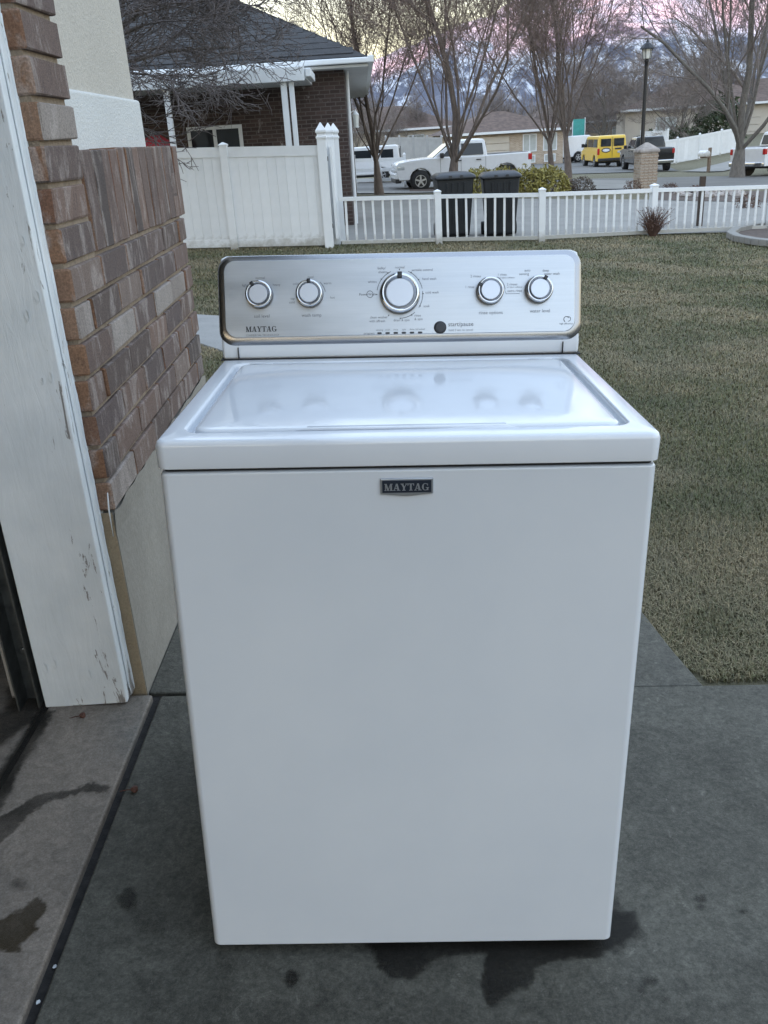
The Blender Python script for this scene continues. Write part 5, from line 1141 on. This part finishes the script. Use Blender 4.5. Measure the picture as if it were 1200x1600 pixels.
far_house('grey_house', 'small house with dark roof glimpsed behind the grey bare trees', place(925, 232, 100), 14, 9, 2.8, R(6), MT['tanbrick'], MT['brownroof'], [(-3, .9, 1.6, 1.2), (3, .9, 1.6, 1.2)])
far_house('white_garage', 'white gabled garage on the rise at the right of the large tree', place(1225, 205, 86), 8, 7, 2.8, R(-20), MT['alu'], MT['brownroof'], [(0, 1.2, 1.2, 1.1)], gable=True)
far_house('low_house', 'low pale house beyond the grey board fence', place(600, 226, 88), 14, 9, 2.6, R(5), MT['beige'], MT['brownroof'], [(3, .9, 1.4, 1.1)])
# teal sign panel on posts by the white van
p = place(903, 245, 82); sg = empty('sign_board', p, 0, 'teal sign board standing beside the far white van', 'sign'); m = MB(); m.box(-.5, .5, -.04, .04, .3, 3.4); m.build('panel', MT['teal'], sg)
m = MB(); m.box(-.56, -.5, -.05, .05, -.1, 3.5); m.build('post', MT['alu'], sg); m = MB(); m.box(.5, .56, -.05, .05, -.1, 3.5); m.build('post', MT['alu'], sg)

# ------------------------------------------------------------------ lawn grass
def grass():
    rs = np.random.RandomState(4); N = 680000
    d = 2.0 * (17.2 / 2.0) ** rs.rand(N) ** 1.0; u = rs.rand(N)
    y = d; x = (-.62 + 1.22 * u) * (y + .6) + .1
    keep = (x > -6.5) & (x < 10.5)
    keep &= ~((x > -.66) & (x < .84) & (y < 2.05)); keep &= ~((y < 1.9735 - .0171 * x - .004))
    ex = np.interp(y, [1.9, 2.15, 2.40, 2.72, 3.4], [.825, .805, .79, .71, .63]); keep &= ~((y < 3.42) & (x < ex - .012) & (x > -.7))
    # curved walk
    C = np.array(cl)
    for i in range(len(C) - 1):
        a, b = C[i], C[i + 1]; ab = b - a; t = np.clip(((x - a[0]) * ab[0] + (y - a[1]) * ab[1]) / (ab @ ab), 0, 1); dd = np.hypot(x - a[0] - t * ab[0], y - a[1] - t * ab[1]); keep &= dd > .625
    keep &= ~((x < -.64) & (y < 3.5)); keep &= y < 16.9
    x = x[keep]; y = y[keep]; n = len(x)
    yy = np.where(y < 11, y, 11 + 2.4 * (1 - np.exp(-(y - 11) / 2.4))); z = -1.2883 + CAMZ - .0387 * np.minimum(x, 22) - .033 * yy - .024
    sc_ = np.clip(y / 5.0, .6, 2.6); L = rs.uniform(.012, .038, n) * (0.6 + .4 * sc_); w = rs.uniform(.0012, .0024, n) * sc_
    a = rs.rand(n) * 6.283; lean = rs.uniform(.6, 1.6, n)
    patchy = np.array([mnoise.noise((float(p) * .9, float(q) * .9, 0.0)) + .6 * mnoise.noise((float(p) * 3.1, float(q) * 3.1, 5.0)) for p, q in zip(x[::1], y[::1])])
    lean = lean + .25 * (patchy > .1); L *= .85 + .2 * np.clip(patchy, -1, 1)
    dx, dy = np.cos(a), np.sin(a); tx = x + dx * L * np.sin(lean); ty = y + dy * L * np.sin(lean); tz = z + L * np.cos(lean) + .010
    mx = x + dx * L * .45 * np.sin(lean * .6); my = y + dy * L * .45 * np.sin(lean * .6); mz = z + L * .55 + .004
    V = np.empty((n, 5, 3), np.float32)
    V[:, 0] = np.stack([x - dy * w, y + dx * w, z], 1); V[:, 1] = np.stack([x + dy * w, y - dx * w, z], 1); V[:, 2] = np.stack([mx + dy * w, my - dx * w, mz], 1); V[:, 3] = np.stack([mx - dy * w, my + dx * w, mz], 1); V[:, 4] = np.stack([tx, ty, tz], 1)
    base = np.arange(n, dtype=np.int32)[:, None] * 5
    Lp = np.concatenate([base + np.array([0, 1, 2, 3]), base + np.array([3, 2, 4])], 1).astype(np.int32)
    me = bpy.data.meshes.new('lawn_grass'); me.vertices.add(n * 5); me.vertices.foreach_set('co', V.ravel()); me.loops.add(n * 7); me.loops.foreach_set('vertex_index', Lp.ravel())
    me.polygons.add(n * 2); ls = np.stack([np.arange(n) * 7, np.arange(n) * 7 + 4], 1).astype(np.int32).ravel(); lt = np.tile(np.array([4, 3], np.int32), n)
    me.polygons.foreach_set('loop_start', ls); me.polygons.foreach_set('loop_total', lt); me.materials.append(MT['grass']); me.update(calc_edges=True)
    g = rs.rand(n); gp = np.clip(.50 + patchy * .95 + rs.normal(0, .30, n), 0, 1)[:, None]
    straw = np.array([.205, .172, .100]) * rs.uniform(.65, 1.35, (n, 1)); green = np.array([.080, .090, .036]) * rs.uniform(.6, 1.4, (n, 1)); c = straw * gp + green * (1 - gp)
    col = np.ones((n, 5, 4), np.float32); col[:, :, :3] = c[:, None, :]
    ca = me.color_attributes.new('Col', 'FLOAT_COLOR', 'POINT'); ca.data.foreach_set('color', col.ravel())
    o = link('lawn_grass', me); o['kind'] = 'stuff'; tag(o, 'short patchy dormant grass of the front lawn', 'grass')
grass()

# ------------------------------------------------------------------ bits on the slabs
def on_slab(px_, py_):
    v = ray(px_, py_); t = -1.2883 / (v[2] + .0387 * v[0] + .033 * v[1]); return Vector((v[0] * t, v[1] * t, plane_z(v[0] * t, v[1] * t)))
def bud(px_, py_, ang, label):
    p = on_slab(px_, py_); e_ = empty('dry_bud', p, ang, label, 'dry bud', 'dry buds on the concrete'); bm = bmesh.new(); bmesh.ops.create_icosphere(bm, subdivisions=2, radius=.0085)
    for v in bm.verts: v.co *= 1 + .3 * mnoise.noise(v.co * 160); v.co.z = v.co.z * .8 + .007
    me = bpy.data.meshes.new('bud'); bm.to_mesh(me); bm.free(); me.materials.append(MT['leafbrown']); link('bud', me, e_)
    m = MB(); m.tube([(-.006, 0, .006), (-.02, .002, .004), (-.034, -.001, .003)], .0011, 5); m.build('stem', MT['leafbrown'], e_)
bud(130, 1121, .1, 'small brown dry bud with stem below the white door trim'); bud(211, 1237, -.05, 'small dark red dry bud with stem beside the dark slab joint')
rg = random.Random(12)
for i, (px_, py_) in enumerate(((83, 1502), (57, 1557), (140, 1313), (150, 1300))):
    p = on_slab(px_, py_); bm = bmesh.new(); bmesh.ops.create_icosphere(bm, subdivisions=1, radius=.0045 if i < 2 else .0025)
    for v in bm.verts: v.co = Vector((v.co.x * rg.uniform(.7, 1.4), v.co.y * rg.uniform(.7, 1.2), v.co.z * .5 ))
    me = bpy.data.meshes.new('pebble'); bm.to_mesh(me); bm.free(); me.materials.append(MT['trimpaint']); o = link('pebble', me, None, p + Vector((0, 0, -.013))); tag(o, 'tiny white chip lying in the dark slab joint', 'chip', 'white chips in the slab joint')
